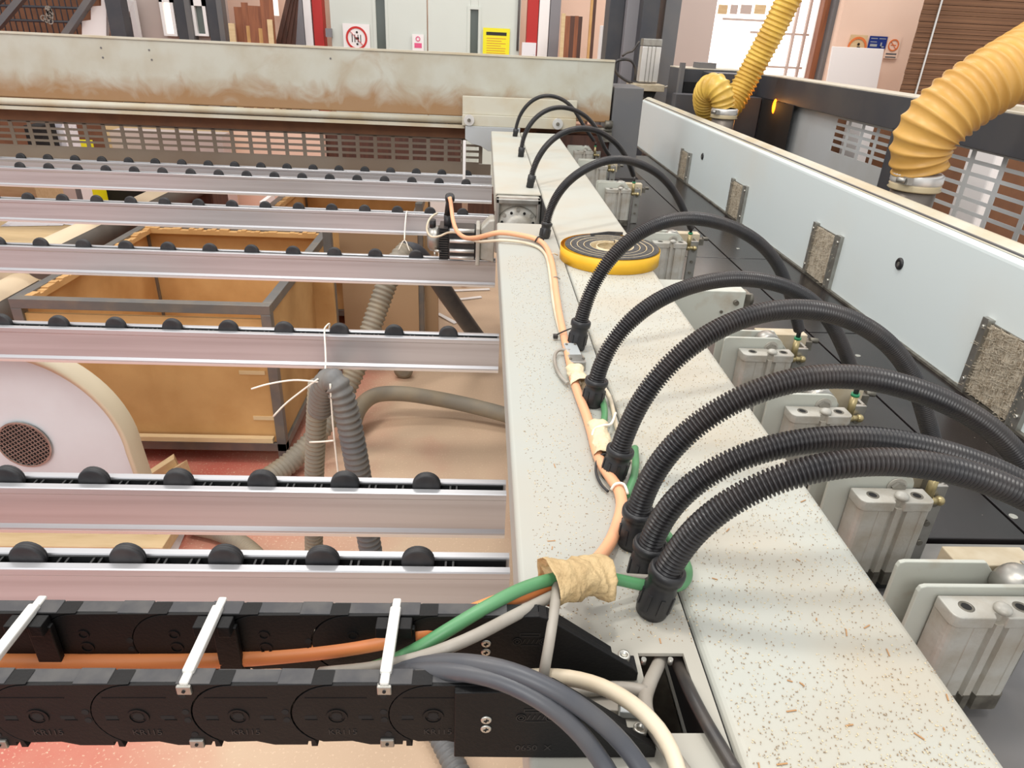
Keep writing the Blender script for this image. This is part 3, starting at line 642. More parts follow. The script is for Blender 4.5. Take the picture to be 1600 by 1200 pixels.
# centre lines of the ten air hoses, metres
HOSES={
 1:[(0.160,3.632,1.205),(0.159,3.631,1.255),(0.180,3.644,1.316),(0.227,3.673,1.364),(0.273,3.701,1.389),(0.330,3.736,1.395),(0.390,3.772,1.379),(0.452,3.811,1.345),(0.488,3.833,1.305),(0.511,3.847,1.251),(0.620,3.935,1.140)],
 2:[(0.160,2.995,1.205),(0.154,2.989,1.247),(0.172,3.007,1.306),(0.211,3.046,1.355),(0.264,3.098,1.382),(0.323,3.156,1.392),(0.389,3.222,1.378),(0.461,3.292,1.345),(0.516,3.348,1.301),(0.555,3.386,1.236),(0.564,3.395,1.192),(0.625,3.485,1.140)],
 3:[(0.160,2.354,1.205),(0.158,2.352,1.236),(0.176,2.373,1.291),(0.217,2.421,1.344),(0.274,2.487,1.369),(0.345,2.571,1.374),(0.412,2.650,1.362),(0.491,2.742,1.319),(0.551,2.813,1.270),(0.581,2.848,1.224),(0.616,2.889,1.171),(0.635,2.935,1.140)],
 4:[(0.160,1.716,1.205),(0.160,1.716,1.250),(0.175,1.728,1.302),(0.213,1.759,1.341),(0.265,1.801,1.366),(0.331,1.855,1.379),(0.350,1.871,1.377),(0.417,1.925,1.365),(0.486,1.981,1.333),(0.544,2.028,1.291),(0.586,2.062,1.243),(0.612,2.083,1.202),(0.655,2.118,1.140)],
 5:[(0.160,1.032,1.205),(0.162,1.033,1.267),(0.177,1.041,1.312),(0.201,1.053,1.351),(0.231,1.068,1.377),(0.268,1.088,1.395),(0.308,1.108,1.403),(0.345,1.127,1.402),(0.394,1.152,1.390),(0.448,1.180,1.372),(0.499,1.206,1.347),(0.546,1.230,1.308),(0.575,1.245,1.275),(0.617,1.266,1.212),(0.655,1.286,1.140)],
 6:[(0.160,0.841,1.205),(0.156,0.840,1.241),(0.166,0.844,1.279),(0.190,0.853,1.316),(0.219,0.865,1.340),(0.260,0.881,1.358),(0.313,0.902,1.366),(0.352,0.918,1.367),(0.393,0.934,1.361),(0.438,0.952,1.348),(0.481,0.969,1.332),(0.527,0.987,1.306),(0.557,0.999,1.270),(0.582,1.009,1.242),(0.604,1.018,1.215),(0.617,1.023,1.194),(0.655,1.038,1.140)],
 7:[(0.160,0.665,1.205),(0.165,0.666,1.239),(0.167,0.667,1.265),(0.172,0.668,1.285),(0.180,0.670,1.308),(0.208,0.678,1.345),(0.230,0.684,1.365),(0.256,0.690,1.381),(0.283,0.697,1.391),(0.311,0.705,1.398),(0.341,0.713,1.399),(0.373,0.721,1.396),(0.406,0.730,1.389),(0.443,0.740,1.375),(0.480,0.750,1.356),(0.527,0.762,1.322),(0.557,0.770,1.288),(0.581,0.776,1.251),(0.604,0.782,1.219),(0.616,0.786,1.192),(0.655,0.796,1.140)],
 8:[(0.160,0.546,1.205),(0.158,0.546,1.235),(0.160,0.546,1.267),(0.167,0.547,1.293),(0.180,0.548,1.316),(0.197,0.549,1.337),(0.216,0.550,1.355),(0.237,0.552,1.368),(0.258,0.554,1.378),(0.281,0.555,1.388),(0.309,0.557,1.392),(0.344,0.560,1.392),(0.373,0.562,1.386),(0.408,0.565,1.377),(0.436,0.567,1.366),(0.475,0.570,1.350),(0.508,0.573,1.332),(0.557,0.576,1.299),(0.640,0.579,1.200),(0.655,0.584,1.140)],
 9:[(0.160,0.496,1.205),(0.157,0.496,1.242),(0.162,0.496,1.268),(0.170,0.496,1.289),(0.182,0.496,1.307),(0.199,0.497,1.326),(0.225,0.497,1.340),(0.251,0.498,1.351),(0.278,0.498,1.357),(0.305,0.499,1.361),(0.333,0.499,1.361),(0.363,0.500,1.357),(0.394,0.500,1.351),(0.427,0.501,1.341),(0.461,0.501,1.329),(0.496,0.502,1.318),(0.555,0.478,1.285),(0.610,0.476,1.225),(0.640,0.475,1.150),(0.650,0.475,1.050)],
 10:[(0.160,0.455,1.205),(0.163,0.455,1.245),(0.169,0.455,1.269),(0.179,0.454,1.291),(0.192,0.454,1.314),(0.212,0.453,1.332),(0.234,0.452,1.347),(0.258,0.451,1.358),(0.281,0.450,1.366),(0.306,0.449,1.370),(0.331,0.448,1.371),(0.357,0.447,1.370),(0.384,0.446,1.364),(0.413,0.445,1.354),(0.444,0.444,1.342),(0.490,0.420,1.330),(0.560,0.410,1.270),(0.610,0.405,1.190),(0.630,0.402,1.100),(0.635,0.400,1.000)],
}
HLAB={1:('farthest of the arching hoses, just before the crossbeam',.0095),2:('second farthest arching hose, ending in a small black nut',.0098),3:('third farthest arching hose, before the gearbox',.0102),
 4:('smooth looking arch above the gearbox and tape roll',.0108),5:('tall arch rising in front of the yellow tape roll',.0112),6:('arch starting at the green cable bend by the grey plug',.0112),
 7:('arch starting beside the pale taped joint',.0115),8:('arch leaving the frame below the largest brush',.0115),9:('upper of the two nearly parallel front arches',.0113),10:('lowest and nearest arch, rooted by the green loop',.0115)}
FITH={1:.035,2:.038,3:.04,4:.04,5:.05,6:.04,7:.04,8:.045,9:.045,10:.052}
for k,P in HOSES.items():
    lab,r=HLAB[k]; P=smooth_pts(P,1)
    t=thing('air_hose','black ribbed air hose, '+lab,'hose',P[0],'black hoses arching over the beam')
    pitch=.0037 if k>3 else .005; pts=spline(smooth_pts(spline(P,.03),3),pitch/5)
    rs=[r,r+.0001,r,r-.0028,r-.0028]; n=len(pts)
    obj('hose_body',MB().tube(pts,[rs[i%5] for i in range(n)],20 if k>4 else 14),M['hose'],t)
    x,y,_=P[0]; h=FITH[k]; d=(pts[50]-pts[0]).normalized(); a=Vector((x,y,1.2)); 
    if k in (1,2,3): 
        f=MB().lathe(a,a+d,[(0,.0125),(h*.5,.0125),(h*.52,.0135),(h,.0135),(h,.010)],18)
        obj('hose_nut',f,M['black'],t)
    else:
        R=.0148 if k>4 else .013
        f=MB().lathe(a,a+d,[(0,R-.001),(h*.12,R),(h*.55,R),(h*.62,R-.0012),(h*.78,R-.001),(h*.8,R+.0012),(h*.9,R+.0016),(h*.97,R+.001),(h,R-.001),(h-.002,R-.003)],26)
        nut=obj('hose_nut',f,M['black'],t)
        mb=MB(); x_=d.orthogonal().normalized(); y_=d.cross(x_)
        for i in range(8):
            th=2*math.pi*i/8; c=a+d*(h*.35)+x_*((R)*math.cos(th))+y_*((R)*math.sin(th)); mb.bar(c-d*.009,c+d*.009,.0035,.0018,x_*math.cos(th)+y_*math.sin(th))
        obj('grip_rib',mb,M['black'],nut)

# ------------------------------------------------------------------ grippers
def gripper(Yg,label,x_off=0,big=False):
    X=lambda v: v+x_off
    t=thing('gripper',label,'gripper',(X(.58),Yg,.95),'pneumatic grippers right of the beam')
    # side plates
    for k,dy in enumerate((.038,.082)):
        x0=.505 if Yg>.6 else .515; tz=1.121 if k==0 else 1.119
        if big: tz-=.012
        p=[(x0,.952),(x0,tz-.008),(x0+.002,tz-.002),(x0+.008,tz),(.61,tz)]
        p+=[(.61+.021*math.sin(math.pi*i/10), tz-.021+.021*math.cos(math.pi*i/10)) for i in range(1,9)]
        p+=[(.60,tz-.046),(.575,tz-.05),(.575,.952)]
        if k==1: p=p[:5]+[(.625,tz),(.66,tz-.04),(.66,.952)]
        if big and k==0: p=p[:4]+[(.66,tz)]+[(.66+.021*math.sin(math.pi*i/10), tz-.021+.021*math.cos(math.pi*i/10)) for i in range(1,9)]+[(.64,tz-.046),(.6,tz-.05),(.6,.952)]
        obj('side_plate',MB().prism([(X(a),z) for a,z in p],'y',Yg+dy,Yg+dy+.006),M['gripper'],t,bev=.0012)
    px=.605+(.05 if big else 0); pz=1.100-(.012 if big else 0)
    obj('pivot_roller',MB().lathe((X(px),Yg+.044,pz),(X(px),Yg+.082,pz),[(0,.012),(0,.022),(.002,.025),(.03,.025),(.036,.022),(.038,.012)],28),M['steel'],t)
    b=obj('pivot_bolt',MB().cyl((X(px),Yg+.030,pz),(X(px),Yg+.038,pz),.0105,6,smooth=False),M['steel'],t); obj('washer',MB().cyl((X(px),Yg+.0355,pz),(X(px),Yg+.0385,pz),.0145,20),M['cast'],b)
    # cylinder with ribbed profile
    x0,x1=X(.537),X(.641); D=.034; yb=Yg+D
    def prof(g,e=0):
        cx_=(x0+x1)/2; r=.010
        q=[(x0-e+r-r*math.sin(math.pi/2*i/4)*1.0,0) for i in range(0)]
        P_=[]
        for i in range(5): a=math.pi/2*i/4; P_.append((x0-e+r-r*math.cos(a), Yg-e+r-r*math.sin(a)))
        for gx,gw,gd in g: P_+= [(gx-gw,Yg-e),(gx-gw*.6,Yg-e+gd),(gx+gw*.6,Yg-e+gd),(gx+gw,Yg-e)]
        for i in range(5): a=math.pi/2*i/4; P_.append((x1+e-r+r*math.sin(a), Yg-e+r-r*math.cos(a)))
        P_+=[(x1+e,yb),(x0-e,yb)]
        return P_
    cx_=(x0+x1)/2
    body=obj('cylinder_body',MB().prism(prof([(cx_-.026,.0015,.001),(cx_-.005,.0045,.006),(cx_+.012,.004,.006),(cx_+.036,.0015,.001)]),'z',.972,1.088),M['cast'],t)
    obj('cylinder_cap',MB().prism(prof([(cx_+.002,.007,.008)],.0012),'z',1.084,1.100),M['cast'],t,bev=.0015)
    obj('cylinder_foot',MB().prism(prof([(cx_-.005,.005,.006),(cx_+.012,.004,.006)],.001),'z',.951,.974),M['castdark'],t)
    mb=MB()
    for xx in (x0+.022,x1-.018): mb.lathe((xx,Yg+.016,1.0995),(xx,Yg+.016,1.1012),[(0,.0085),(.001,.0085),(.001,.0058),(0,.0058)],18); 
    sk=obj('cap_screw',mb,M['castdark'],t)
    mb=MB()
    for xx in (x0+.022,x1-.018): mb.cyl((xx,Yg+.016,1.0997),(xx,Yg+.016,1.1004),.0056,14)
    obj('screw_recess',mb,M['seam'],sk)
    obj('rod_eye',MB().ball((cx_+.008,Yg+.010,1.103),.010,14,8,(1,1,.6)),M['cast'],t)
    # elbow that takes the hose
    ex,ey=X(.655),Yg+.035
    mb=MB().cyl((ex,ey,1.078),(ex,ey,1.122),.0065,16).ball((ex,ey,1.078),.0085,14).cyl((ex,ey,1.078),(ex+.02,ey+.003,1.076),.0055,12).ball((ex+.022,ey+.003,1.076),.0075,12)
    el=obj('elbow_fitting',mb,M['brass'],t); obj('release_ring',MB().cyl((ex,ey,1.122),(ex,ey,1.127),.0072,16),M['ringgreen'],el)
    obj('air_tube',MB().cyl((ex,ey,1.127),(ex,ey,1.147),.0045,12),M['blackcable'],t)
    # drilled upright plate and valve block to the right
    up=obj('drilled_plate',MB().box(X(.662),X(.690),Yg+.046,Yg+.054,.952,1.096).box(X(.684),X(.690),Yg+.05,Yg+.1,.952,1.096),M['steel'],t,bev=.001)
    for z in (1.066,1.030,.994): obj('bolt',MB().cyl((X(.676),Yg+.042,z),(X(.676),Yg+.047,z),.0048,10),M['castdark'],up)
    vb=obj('valve_block',MB().box(X(.60),X(.705),Yg+.092,Yg+.128,1.06,1.094 if big else 1.108),M['lightblock'],t,bev=.0015)
    obj('valve_plug',MB().box(X(.705),X(.722),Yg+.098,Yg+.122,1.070,1.090).cyl((X(.72),Yg+.11,1.09),(X(.738),Yg+.11,1.088),.006,10),M['castdark'],vb)
    return t
M['lightblock']=mat('dusty_valve_block',(190,178,154),.55,c2=(168,150,120),scale=30,amt=.6)
gripper(.549,'largest gripper at lower right, light plates and dark ribbed cylinder',big=True)
gripper(.761,'second gripper from the front, below the two parallel hoses')
gripper(1.003,'third gripper from the front, cylinder top half covered by a hose')
gripper(1.251,'fourth gripper from the front with rust-stained side plate')
gripper(2.083,'gripper right of the yellow tape roll')
gripper(2.90,'distant gripper below the arch behind the tape roll',x_off=-.02)
gripper(3.46,'second farthest gripper, under three thin arches',x_off=-.03)
gripper(3.93,'farthest small gripper before the dark machine column',x_off=-.035)
# plain bracket between the tape roll and the fourth gripper
t=thing('support_arm','plain grey-beige arm between tape roll and rust-stained gripper','bracket',(.5,1.55,1.1))
obj('arm_box',MB().box(.392,.617,1.50,1.575,1.02,1.148),M['gripper'],t,bev=.002)
obj('end_knob',MB().box(.617,.634,1.51,1.55,1.105,1.138).cyl((.63,1.53,1.12),(.645,1.53,1.12),.014,12),M['castdark'],t)
obj('bolt',MB().cyl((.596,1.492,1.122),(.596,1.5,1.122),.006,12).cyl((.566,1.496,1.098),(.566,1.5,1.098),.0035,10),M['castdark'],t)

# ------------------------------------------------------------------ foam tape roll
def spiral(r0,r1,turns,th,z0,z1,m_,name,parent,cx_=.297,cy_=1.545):
    n=int(turns*56); mb=MB(); V=[]
    for i in range(n+1):
        a=2*math.pi*turns*i/n+1.2; r=r0+(r1-r0)*i/n
        V+=[(cx_+(r+s)*math.cos(a),cy_+(r+s)*math.sin(a),z) for s,z in ((0,z0),(th,z0),(th,z1),(0,z1))]
    F=[]
    for i in range(n):
        for k in range(4): F.append((4*i+k,4*i+(k+1)%4,4*i+4+(k+1)%4,4*i+4+k))
    F+=[(0,1,2,3),(4*n+3,4*n+2,4*n+1,4*n)]
    mb.add(V,F,False); return obj(name,mb,m_,parent)
t=thing('foam_tape_roll','loose roll of dark foam tape with yellow backing on the beam','tape roll',(.297,1.545,1.2))
spiral(.042,.1005,3.9,.0122,1.2015,1.2335,M['foam'],'foam_strip',t)
spiral(.0545,.1130,3.9,.0005,1.2010,1.2315,M['yellow'],'yellow_liner',t)
spiral(.0410,.0995,3.9,.0010,1.2015,1.2338,M['ptape'],'adhesive_face',t)
obj('outer_liner',MB().lathe((.297,1.545,1.2005),(.297,1.545,1.2315),[(0,.1131),(0,.1138),(.031,.1138),(.031,.1131)],72,cap=False),M['yellow'],t)
mb=MB().lathe((.297,1.545,1.201),(.297,1.545,1.232),[(0,.030),(0,.0315),(.031,.0315),(.031,.030)],40,cap=False); obj('inner_coil',mb,M['ptape'],t)
obj('loose_end',MB().prism([(.262,1.63),(.31,1.657),(.345,1.655),(.345,1.650),(.312,1.652),(.264,1.624)],'z',1.205,1.238),M['foam'],t)

# ------------------------------------------------------------------ motor and gearbox
gx=thing('gearbox','cast gearbox set in the gap of the beam cover','gearbox',(.115,2.28,1.1))
obj('gear_housing',MB().box(.046,.188,2.215,2.36,1.02,1.1945),M['cast'],gx,bev=.008)
mb=MB(); 
for a_,b_,c_,d_ in ((.046,.188,1.178,1.194),(.046,.058,1.02,1.194),(.176,.188,1.02,1.194)): mb.box(a_,b_,2.19,2.22,c_,d_)
obj('rim',mb,M['steel'],gx,bev=.003)
c=Vector((.117,2.214,1.098)); mb=MB().lathe(c,c+Vector((0,-1,0)),[(0,.070),(.008,.068),(.012,.062),(.012,.044),(.02,.042),(.024,.034),(.024,.006)],40); fl=obj('flange',mb,M['cast'],gx)
mb=MB()
for i in range(8): a=math.pi*i/4+.39; mb.cyl((c.x+.054*math.cos(a),2.200,c.z+.054*math.sin(a)),(c.x+.054*math.cos(a),2.206,c.z+.054*math.sin(a)),.0045,10)
obj('flange_hole',mb,M['seam'],fl)
for i in range(8): a=math.pi*i/4; obj('flange_bolt',MB().cyl((c.x+.062*math.cos(a),2.196,c.z+.062*math.sin(a)),(c.x+.062*math.cos(a),2.206,c.z+.062*math.sin(a)),.006,6,smooth=False),M['zinc'],fl)
mt=thing('servo_motor','black finned servo motor with upright plug beside the gearbox','motor',(-.07,2.28,1.0))
Ym=2.28; Zm=1.032
obj('motor_body',MB().box(-.108,-.015,Ym-.046,Ym+.046,Zm-.05,Zm+.05),M['motor'],mt,bev=.006)
mb=MB()
for dy,dz in ((-.04,.045),(-.04,-.045),(-.048,.012),(-.048,-.02)): mb.cyl((-.100,Ym+dy-.004,Zm+dz),(-.02,Ym+dy-.004,Zm+dz),.0065,12)
obj('tie_rod',mb,M['alulight'],mt)
mb=MB()
for i in range(14): z=Zm-.052+.0078*i; mb.box(-.135,-.106,Ym-.05,Ym+.045,z,z+.0035)
mb.box(-.132,-.108,Ym-.042,Ym+.042,Zm-.05,Zm+.05); obj('cooling_fin',mb,M['motor'],mt)
obj('end_cap',MB().lathe((-.133,Ym,Zm+.005),(-.18,Ym,Zm+.005),[(0,.043),(.02,.043),(.034,.040),(.042,.030),(.044,.01)],28),M['steel'],mt)
obj('end_screw',MB().cyl((-.150,Ym-.044,Zm-.025),(-.128,Ym-.044,Zm-.025),.005,8).cyl((-.152,Ym-.042,Zm-.035),(-.146,Ym-.042,Zm-.035),.008,8),M['zinc'],mt)
obj('mount_flange',MB().box(-.015,-.001,Ym-.058,Ym+.05,Zm-.068,Zm+.058),M['cast'],mt,bev=.004)
obj('adapter',MB().prism([(-.001,Zm-.05),(.046,Zm-.06),(.046,Zm+.082),(.028,Zm+.08),(-.001,Zm+.048)],'y',Ym-.04,Ym+.04),M['cast'],mt,bev=.004)
obj('adapter_bolt',MB().cyl((-.0,Ym-.045,Zm+.03),(.022,Ym-.045,Zm+.03),.009,10),M['steel'],mt)
_t=at(703,309,Y=2.232)
pl=obj('plug',MB().cyl((-.108,Ym-.01,Zm+.04),(-.108,Ym-.015,Zm+.09),.013,16).cyl((-.108,Ym-.015,Zm+.088),_t,.0115,16),M['black'],mt)
obj('plug_ring',MB().lathe(_t-Vector((0,-.004,.008)),_t+Vector((0,-.010,.012)),[(0,.0145),(.008,.0155),(.018,.0145),(.020,.010)],20),M['black'],pl)
obj('small_plug',MB().cyl((-.158,Ym-.005,Zm+.035),(-.158,Ym-.01,Zm+.07),.011,14),M['black'],mt)

# ------------------------------------------------------------------ cable chain
ch=thing('cable_chain','open black plastic cable chain with white crossbars in the foreground','cable chain',(-.15,.35,1.21))
PZ=1.2395; R_=.0288; PX=[-.4165,-.351,-.2865,-.2215,-.156,-.0905,-.0255]
def link_poly(px,kind):
    if kind=='front':      # rounded head with the notch in its underside
        p=[(px+R_*math.cos(a),PZ+R_*math.sin(a)) for a in [math.pi/2+math.pi*i/18 for i in range(19)]]
        p=p[:-2]+[(px+.010,PZ-.0264),(px+.022,PZ-.0302),(px+.0445,PZ-.0302),(px+.0445,PZ-.0265),(px+.0470,PZ-.0265),(px+.0470,PZ-.0318),(px+.0513,PZ-.0318)]
        q=px+.0655; p+=[(q+(R_+.0011)*math.cos(a),PZ+(R_+.0011)*math.sin(a)) for a in [math.radians(238-148*i/14) for i in range(15)]]
    else:
        p=[(px+.030,PZ-.0302),(px+.0445,PZ-.0302),(px+.0445,PZ-.0265),(px+.0475,PZ-.0265),(px+.0475,PZ-.0318),(px+.0525,PZ-.0318),(px+.0525,PZ-.028),(px+.0655,PZ-.026),(px+.0655,PZ+R_),(px+.030,PZ+R_)]
    return p
WORD={}
def word(s,size):
    return text_mb(s,size,(0,0,0),depth=.0003)
for i,px in enumerate(PX):
    for side in (0,1):
        y0 = .3190 if side==0 else .3800       # the face that looks at the camera
        last = i==len(PX)-1
        lk=obj('chain_link',MB().prism(link_poly(px,'front'),'y',y0,y0+.012),M['link'],ch,bev=.0006)
        head=obj('link_top',MB().box(px-.012,px+.030,y0+.0025,y0+.013,PZ+R_-.001,PZ+R_+.0006).box(px+.030,px+.052,y0+.0005,y0+.013,PZ+R_-.001,PZ+R_+.0014),M['linktop'],lk,bev=.0004)
        mb=MB(); yy=y0-.0001
        if side==0:
            ring(mb,(px+.001,PZ-.001),yy,.0055,.0072,20,.0006)
            for a0,a1 in ((.7,2.4),(3.6,5.6)): ring(mb,(px+.001,PZ-.001),yy+.0002,.0034,.0046,10,.0005,a0,a1)
            mb.box(px-.019,px+.022,yy-.0002,yy+.0008,PZ+.0168,PZ+.0173)
            for x_ in (-.0215,.0165): mb.bar((px+x_+.001,yy,PZ-.0045),(px+x_+.009,yy,PZ-.0045),.0006,.0008)
            obj('raised_ring',mb,M['link'],lk)
            tx=MB(); wv=word('KR115',.0072); tx.add([(p.x+px+.004,p.y+y0-.0001,p.z+PZ-.0168) for p in map(Vector,wv.v)],wv.f); obj('embossed_lettering',tx,M['embossed'] if 'embossed' in M else M.setdefault('embossed',mat('lit_embossing',(32,30,29),.55)),lk)  # paler letter colour paints in the light that raised edges catch
            mb=MB().cyl((px+.001,yy+.0006,PZ-.001),(px+.001,yy-.0002,PZ-.001),.0036,18)
            mb.box(px-.0205,px-.0125,yy,yy+.0008,PZ-.0035,PZ-.0002).box(px+.0155,px+.0245,yy,yy+.0008,PZ-.0035,PZ-.0002)
            hs=((.034,.0195),(.0335,.0035),(.0338,-.0045),(.036,-.0190)) if i%2==1 else ((.0335,.0035),(.0338,-.0045))
            for a,b_ in hs: mb.cyl((px+a-.001,y0+.0006,PZ+b_),(px+a-.001,y0-.0003,PZ+b_),.0024,12)
            obj('dark_recess',mb,M['seam'],lk)  # raised black discs and slots paint the shade inside the holes
        else:
            ring(mb,(px+.002,PZ+.009),yy,.003,.0042,16,.0006); ring(mb,(px+.002,PZ-.004),yy,.0038,.005,16,.0006)
            obj('raised_ring',mb,M['link'],lk)
            mb=MB().cyl((px+.034,y0+.0006,PZ+.003),(px+.034,y0-.0003,PZ+.003),.0024,12).cyl((px+.0335,y0+.0006,PZ-.006),(px+.0335,y0-.0003,PZ-.006),.0024,12)
            if i%2==1: mb.box(px+.032,px+.035,y0-.0003,y0+.0006,PZ+.012,PZ+.0245)
            obj('dark_recess',mb,M['seam'],lk)  # black marks on the inner face, painted shade of its holes
for x in (-.3165,-.186,-.0565):
    xb=obj('crossbar',MB().bar((x,.327,1.2705),(x,.386,1.2705),.0078,.0052).bar((x,.319,1.2695),(x,.396,1.2695),.0062,.0034),M['barwhite'] if 'barwhite' in M else M.setdefault('barwhite',mat('white_crossbar',(222,220,214),.4,.3)),ch,bev=.0012)
    for z in (1.2655,1.2125): obj('bar_end',MB().box(x-.0048,x+.0048,.3172,.3215,z-.0042,z+.0035),M['steel'],xb,bev=.0008)
    obj('bar_screw',MB().cyl((x,.3165,1.2650),(x,.3175,1.2650),.0012,8).cyl((x,.3165,1.2122),(x,.3175,1.2122),.0012,8),M['seam'],xb)
    mb=MB()
    for s in (-1,1): mb.box(x+s*.0085-.0045,x+s*.0085+.0045,.368,.3795,1.2585,1.2685)
    mb.box(x-.002,x+.015,.3735,.3785,1.209,1.262); obj('separator',mb,M['link'],ch,bev=.0008)
# end brackets bolted to the beam
for side,y0 in ((0,.3140),(1,.3795)):
    p=[(-.010,1.2025),(-.010,1.2675),(.050,1.2695),(.056,1.2675),(.128,1.2145),(.1325,1.209),(.1325,1.2010),(.06,1.2010)]
    eb=obj('end_bracket',MB().prism(p,'y',y0,y0+.0055),M['link'],ch,bev=.0008)
    mb=MB()
    for a,b_ in zip(p[1:4],[p[2],p[3],(.110,1.2257)]): mb.bar((a[0],y0+.008,a[1]-.0018),(b_[0],y0+.008,b_[1]-.0018),.009,.0032,(0,0,1))
    mb.box(-.010,.05,y0+.004,y0+.014,1.2030,1.2055); obj('bracket_flange',mb,M['link'],eb)
    mb=MB()
    for z in (1.2325,1.2415): mb.lathe((.0115,y0,z),(.0115,y0-.001,z),[(0,.0038),(.0006,.0037),(.001,.003)],18)
    s_=obj('bracket_screw',mb,M['zinc'],eb)
    mb=MB()
    for z in (1.2325,1.2415): mb.bar((.0098,y0-.0011,z-.0005),(.0132,y0-.0011,z+.0005),.0006,.0008,(0,0,1)).bar((.0112,y0-.0011,z-.0016),(.0118,y0-.0011,z+.0016),.0006,.0008,(1,0,0))
    obj('screw_cross',mb,M['seam'],s_)
    mb=MB(); lx,lz=.044,1.244; yy=y0-.0002
    mb.box(lx-.007,lx+.008,yy-.0002,yy+.0006,lz+.0078,lz+.0083).box(lx-.007,lx+.008,yy-.0002,yy+.0006,lz+.005,lz+.0055).box(lx-.0073,lx-.0068,yy-.0002,yy+.0006,lz+.005,lz+.0083).box(lx+.0078,lx+.0083,yy-.0002,yy+.0006,lz+.005,lz+.0083)
    for x_ in (-.009,.011): ring(mb,(lx+x_,lz),yy,.0013,.0019,14,.0005); ring(mb,(lx+x_,lz),yy,.0030,.0035,16,.0005)
    mb.box(lx-.006,lx+.008,yy-.0002,yy+.0006,lz-.0045,lz-.004)
    for i in range(4): mb.bar((lx-.005+.0035*i,yy,lz-.002),(lx-.003+.0035*i,yy,lz+.0025),.0005,.0006)
    obj('embossed_logo',mb,M['embossed'],eb)
    if side==0:
        wv=word('0650  X',.0078); tx=MB(); tx.add([(p.x+.045,p.y+y0-.0001,p.z+1.2125) for p in map(Vector,wv.v)],wv.f); obj('embossed_lettering',tx,M['embossed'],eb)
    ft=obj('bracket_foot',MB().box(.098,.133,y0+.001,y0+.019,1.2005,1.2085),M['link'],eb,bev=.001)
    sc=obj('foot_screw',MB().lathe((.1225,y0+.012,1.2085),(.1225,y0+.012,1.2185),[(0,.0048),(.001,.005),(.008,.005),(.009,.0046),(.009,.0028),(.006,.0027)],20),M['zinc'],ft)

# ------------------------------------------------------------------ cables
def cable(name,P,r,m_,label,cat='cable',step=.012,seg=14,group=None):
    pts=[at(p[0],p[1],Z=p[2]) if len(p)==3 else at(p[0],p[1],Y=p[3]) if p[2] is None else Vector(p[1:]) for p in P]
    sp=spline(smooth_pts(pts,1),step)
    return tag(obj(name,MB().tube(sp,r,seg),m_),label,cat,group)
# thick orange cable inside the chain, up over the beam edge to the masking tape
cable('cable',[(-260,1036,1.222),(-100,1034,1.222),(40,1034,1.222),(150,1036,1.222),(250,1034,1.222),(350,1030,1.223),(450,1023,1.226),(540,1012,1.233),(620,1000,1.243),(700,972,1.256),(770,945,1.262),(830,922,1.262),(880,905,1.248)],.0068,M['orange'],'thick orange cable running through the cable chain to the masking tape')
cable('cable',[(700,985,1.245),(760,955,1.250),(820,930,1.250),(880,908,1.242)],.0052,M['orange'],'short second orange cable under the green one by the tape')
cable('cable',[(520,1060,1.218),(600,1045,1.232),(650,1015,1.252),(700,985,1.266),(760,947,1.274),(820,915,1.272),(870,900,1.262),(920,900,1.250),(960,902,1.238),(1000,915,1.226),(1045,922,1.216),(1072,915,1.210),(1078,895,1.208),(1068,865,1.207),(1040,838,1.207),(1015,800,1.207)],.0052,M['green'],'green cable rising from the chain and looping round the front hose nut',step=.006)
cable('cable',[(500,1052,1.226),(590,1046,1.240),(650,1030,1.262),(700,1012,1.274),(745,995,1.277),(800,962,1.273),(850,938,1.262),(890,918,1.248)],.0045,M['greycable'],'dull grey cable beneath the green and orange cables')
cable('cable',[(930,898,1.236),(980,902,1.224),(1030,905,1.214),(1055,900,1.210),(1066,882,1.208),(1060,865,1.207)],.0034,M['greycable'],'thin grey cable inside the bend of the green loop',step=.006)
# faded orange cable along the beam
cable('cable',[(890,905,1.232),(930,884,1.222),(955,850,1.210),(967,815,1.2075),(974,785,1.2075),(970,765,1.2075),(952,745,1.209),(938,725,1.209),(930,700,1.208),(926,680,1.207),(918,650,1.207),(905,620,1.207),(897,600,1.207),(893,575,1.209),(886,545,1.208),(880,520,1.207),(873,490,1.207),(869,460,1.207),(866,430,1.207),(861,400,1.207),(852,380,1.207),(838,372,1.209),(815,368,1.211),(790,363,1.213),(778,363,1.214),(764,366,1.206),(745,373,1.175),(725,374,1.135),(713,364,1.112),(707,345,None,2.17),(706,328,None,2.2),(704,312,None,2.215),(702,307,None,2.22)],.0064,M['peach'],'faded orange cable winding along the beam cover to the motor plug',step=.008)
V=lambda x,y,z:(0,x,y,z)
def cable3(name,P,r,m_,label,group=None,step=.008,seg=12):
    return tag(obj(name,MB().tube(spline(P,step),r,seg),m_),label,'cable',group)
cable('cable',[(905,600,1.205),(893,560,1.205),(878,530,1.204),(870,500,1.204),(864,470,1.204),(861,440,1.204),(858,415,1.204),(853,395,1.204),(843,385,1.204),(820,379,1.206),(795,375,1.207),(779,376,1.208),(764,376,1.198),(745,380,1.165),(728,373,1.125),(712,360,None,2.16),(700,362,None,2.18),(686,371,None,2.19),(672,373,None,2.2),(665,362,None,2.22),(667,345,None,2.24),(677,335,None,2.26),(684,333,None,2.27)],.0034,M['cream'],'slim cream cable beside the orange one, looping round the motor end')
cable('cable',[(890,548,1.213),(872,543,1.209),(864,553,1.204),(867,575,1.204),(876,590,1.204),(888,600,1.207)],.0026,M['greycable'],'small grey cable loop beside the grey plug',step=.004)
cable('cable',[(940,620,1.206),(948,645,1.206),(943,665,1.206),(932,680,1.207)],.0045,M['green'],'short green cable bend below the sixth hose nut',step=.004)
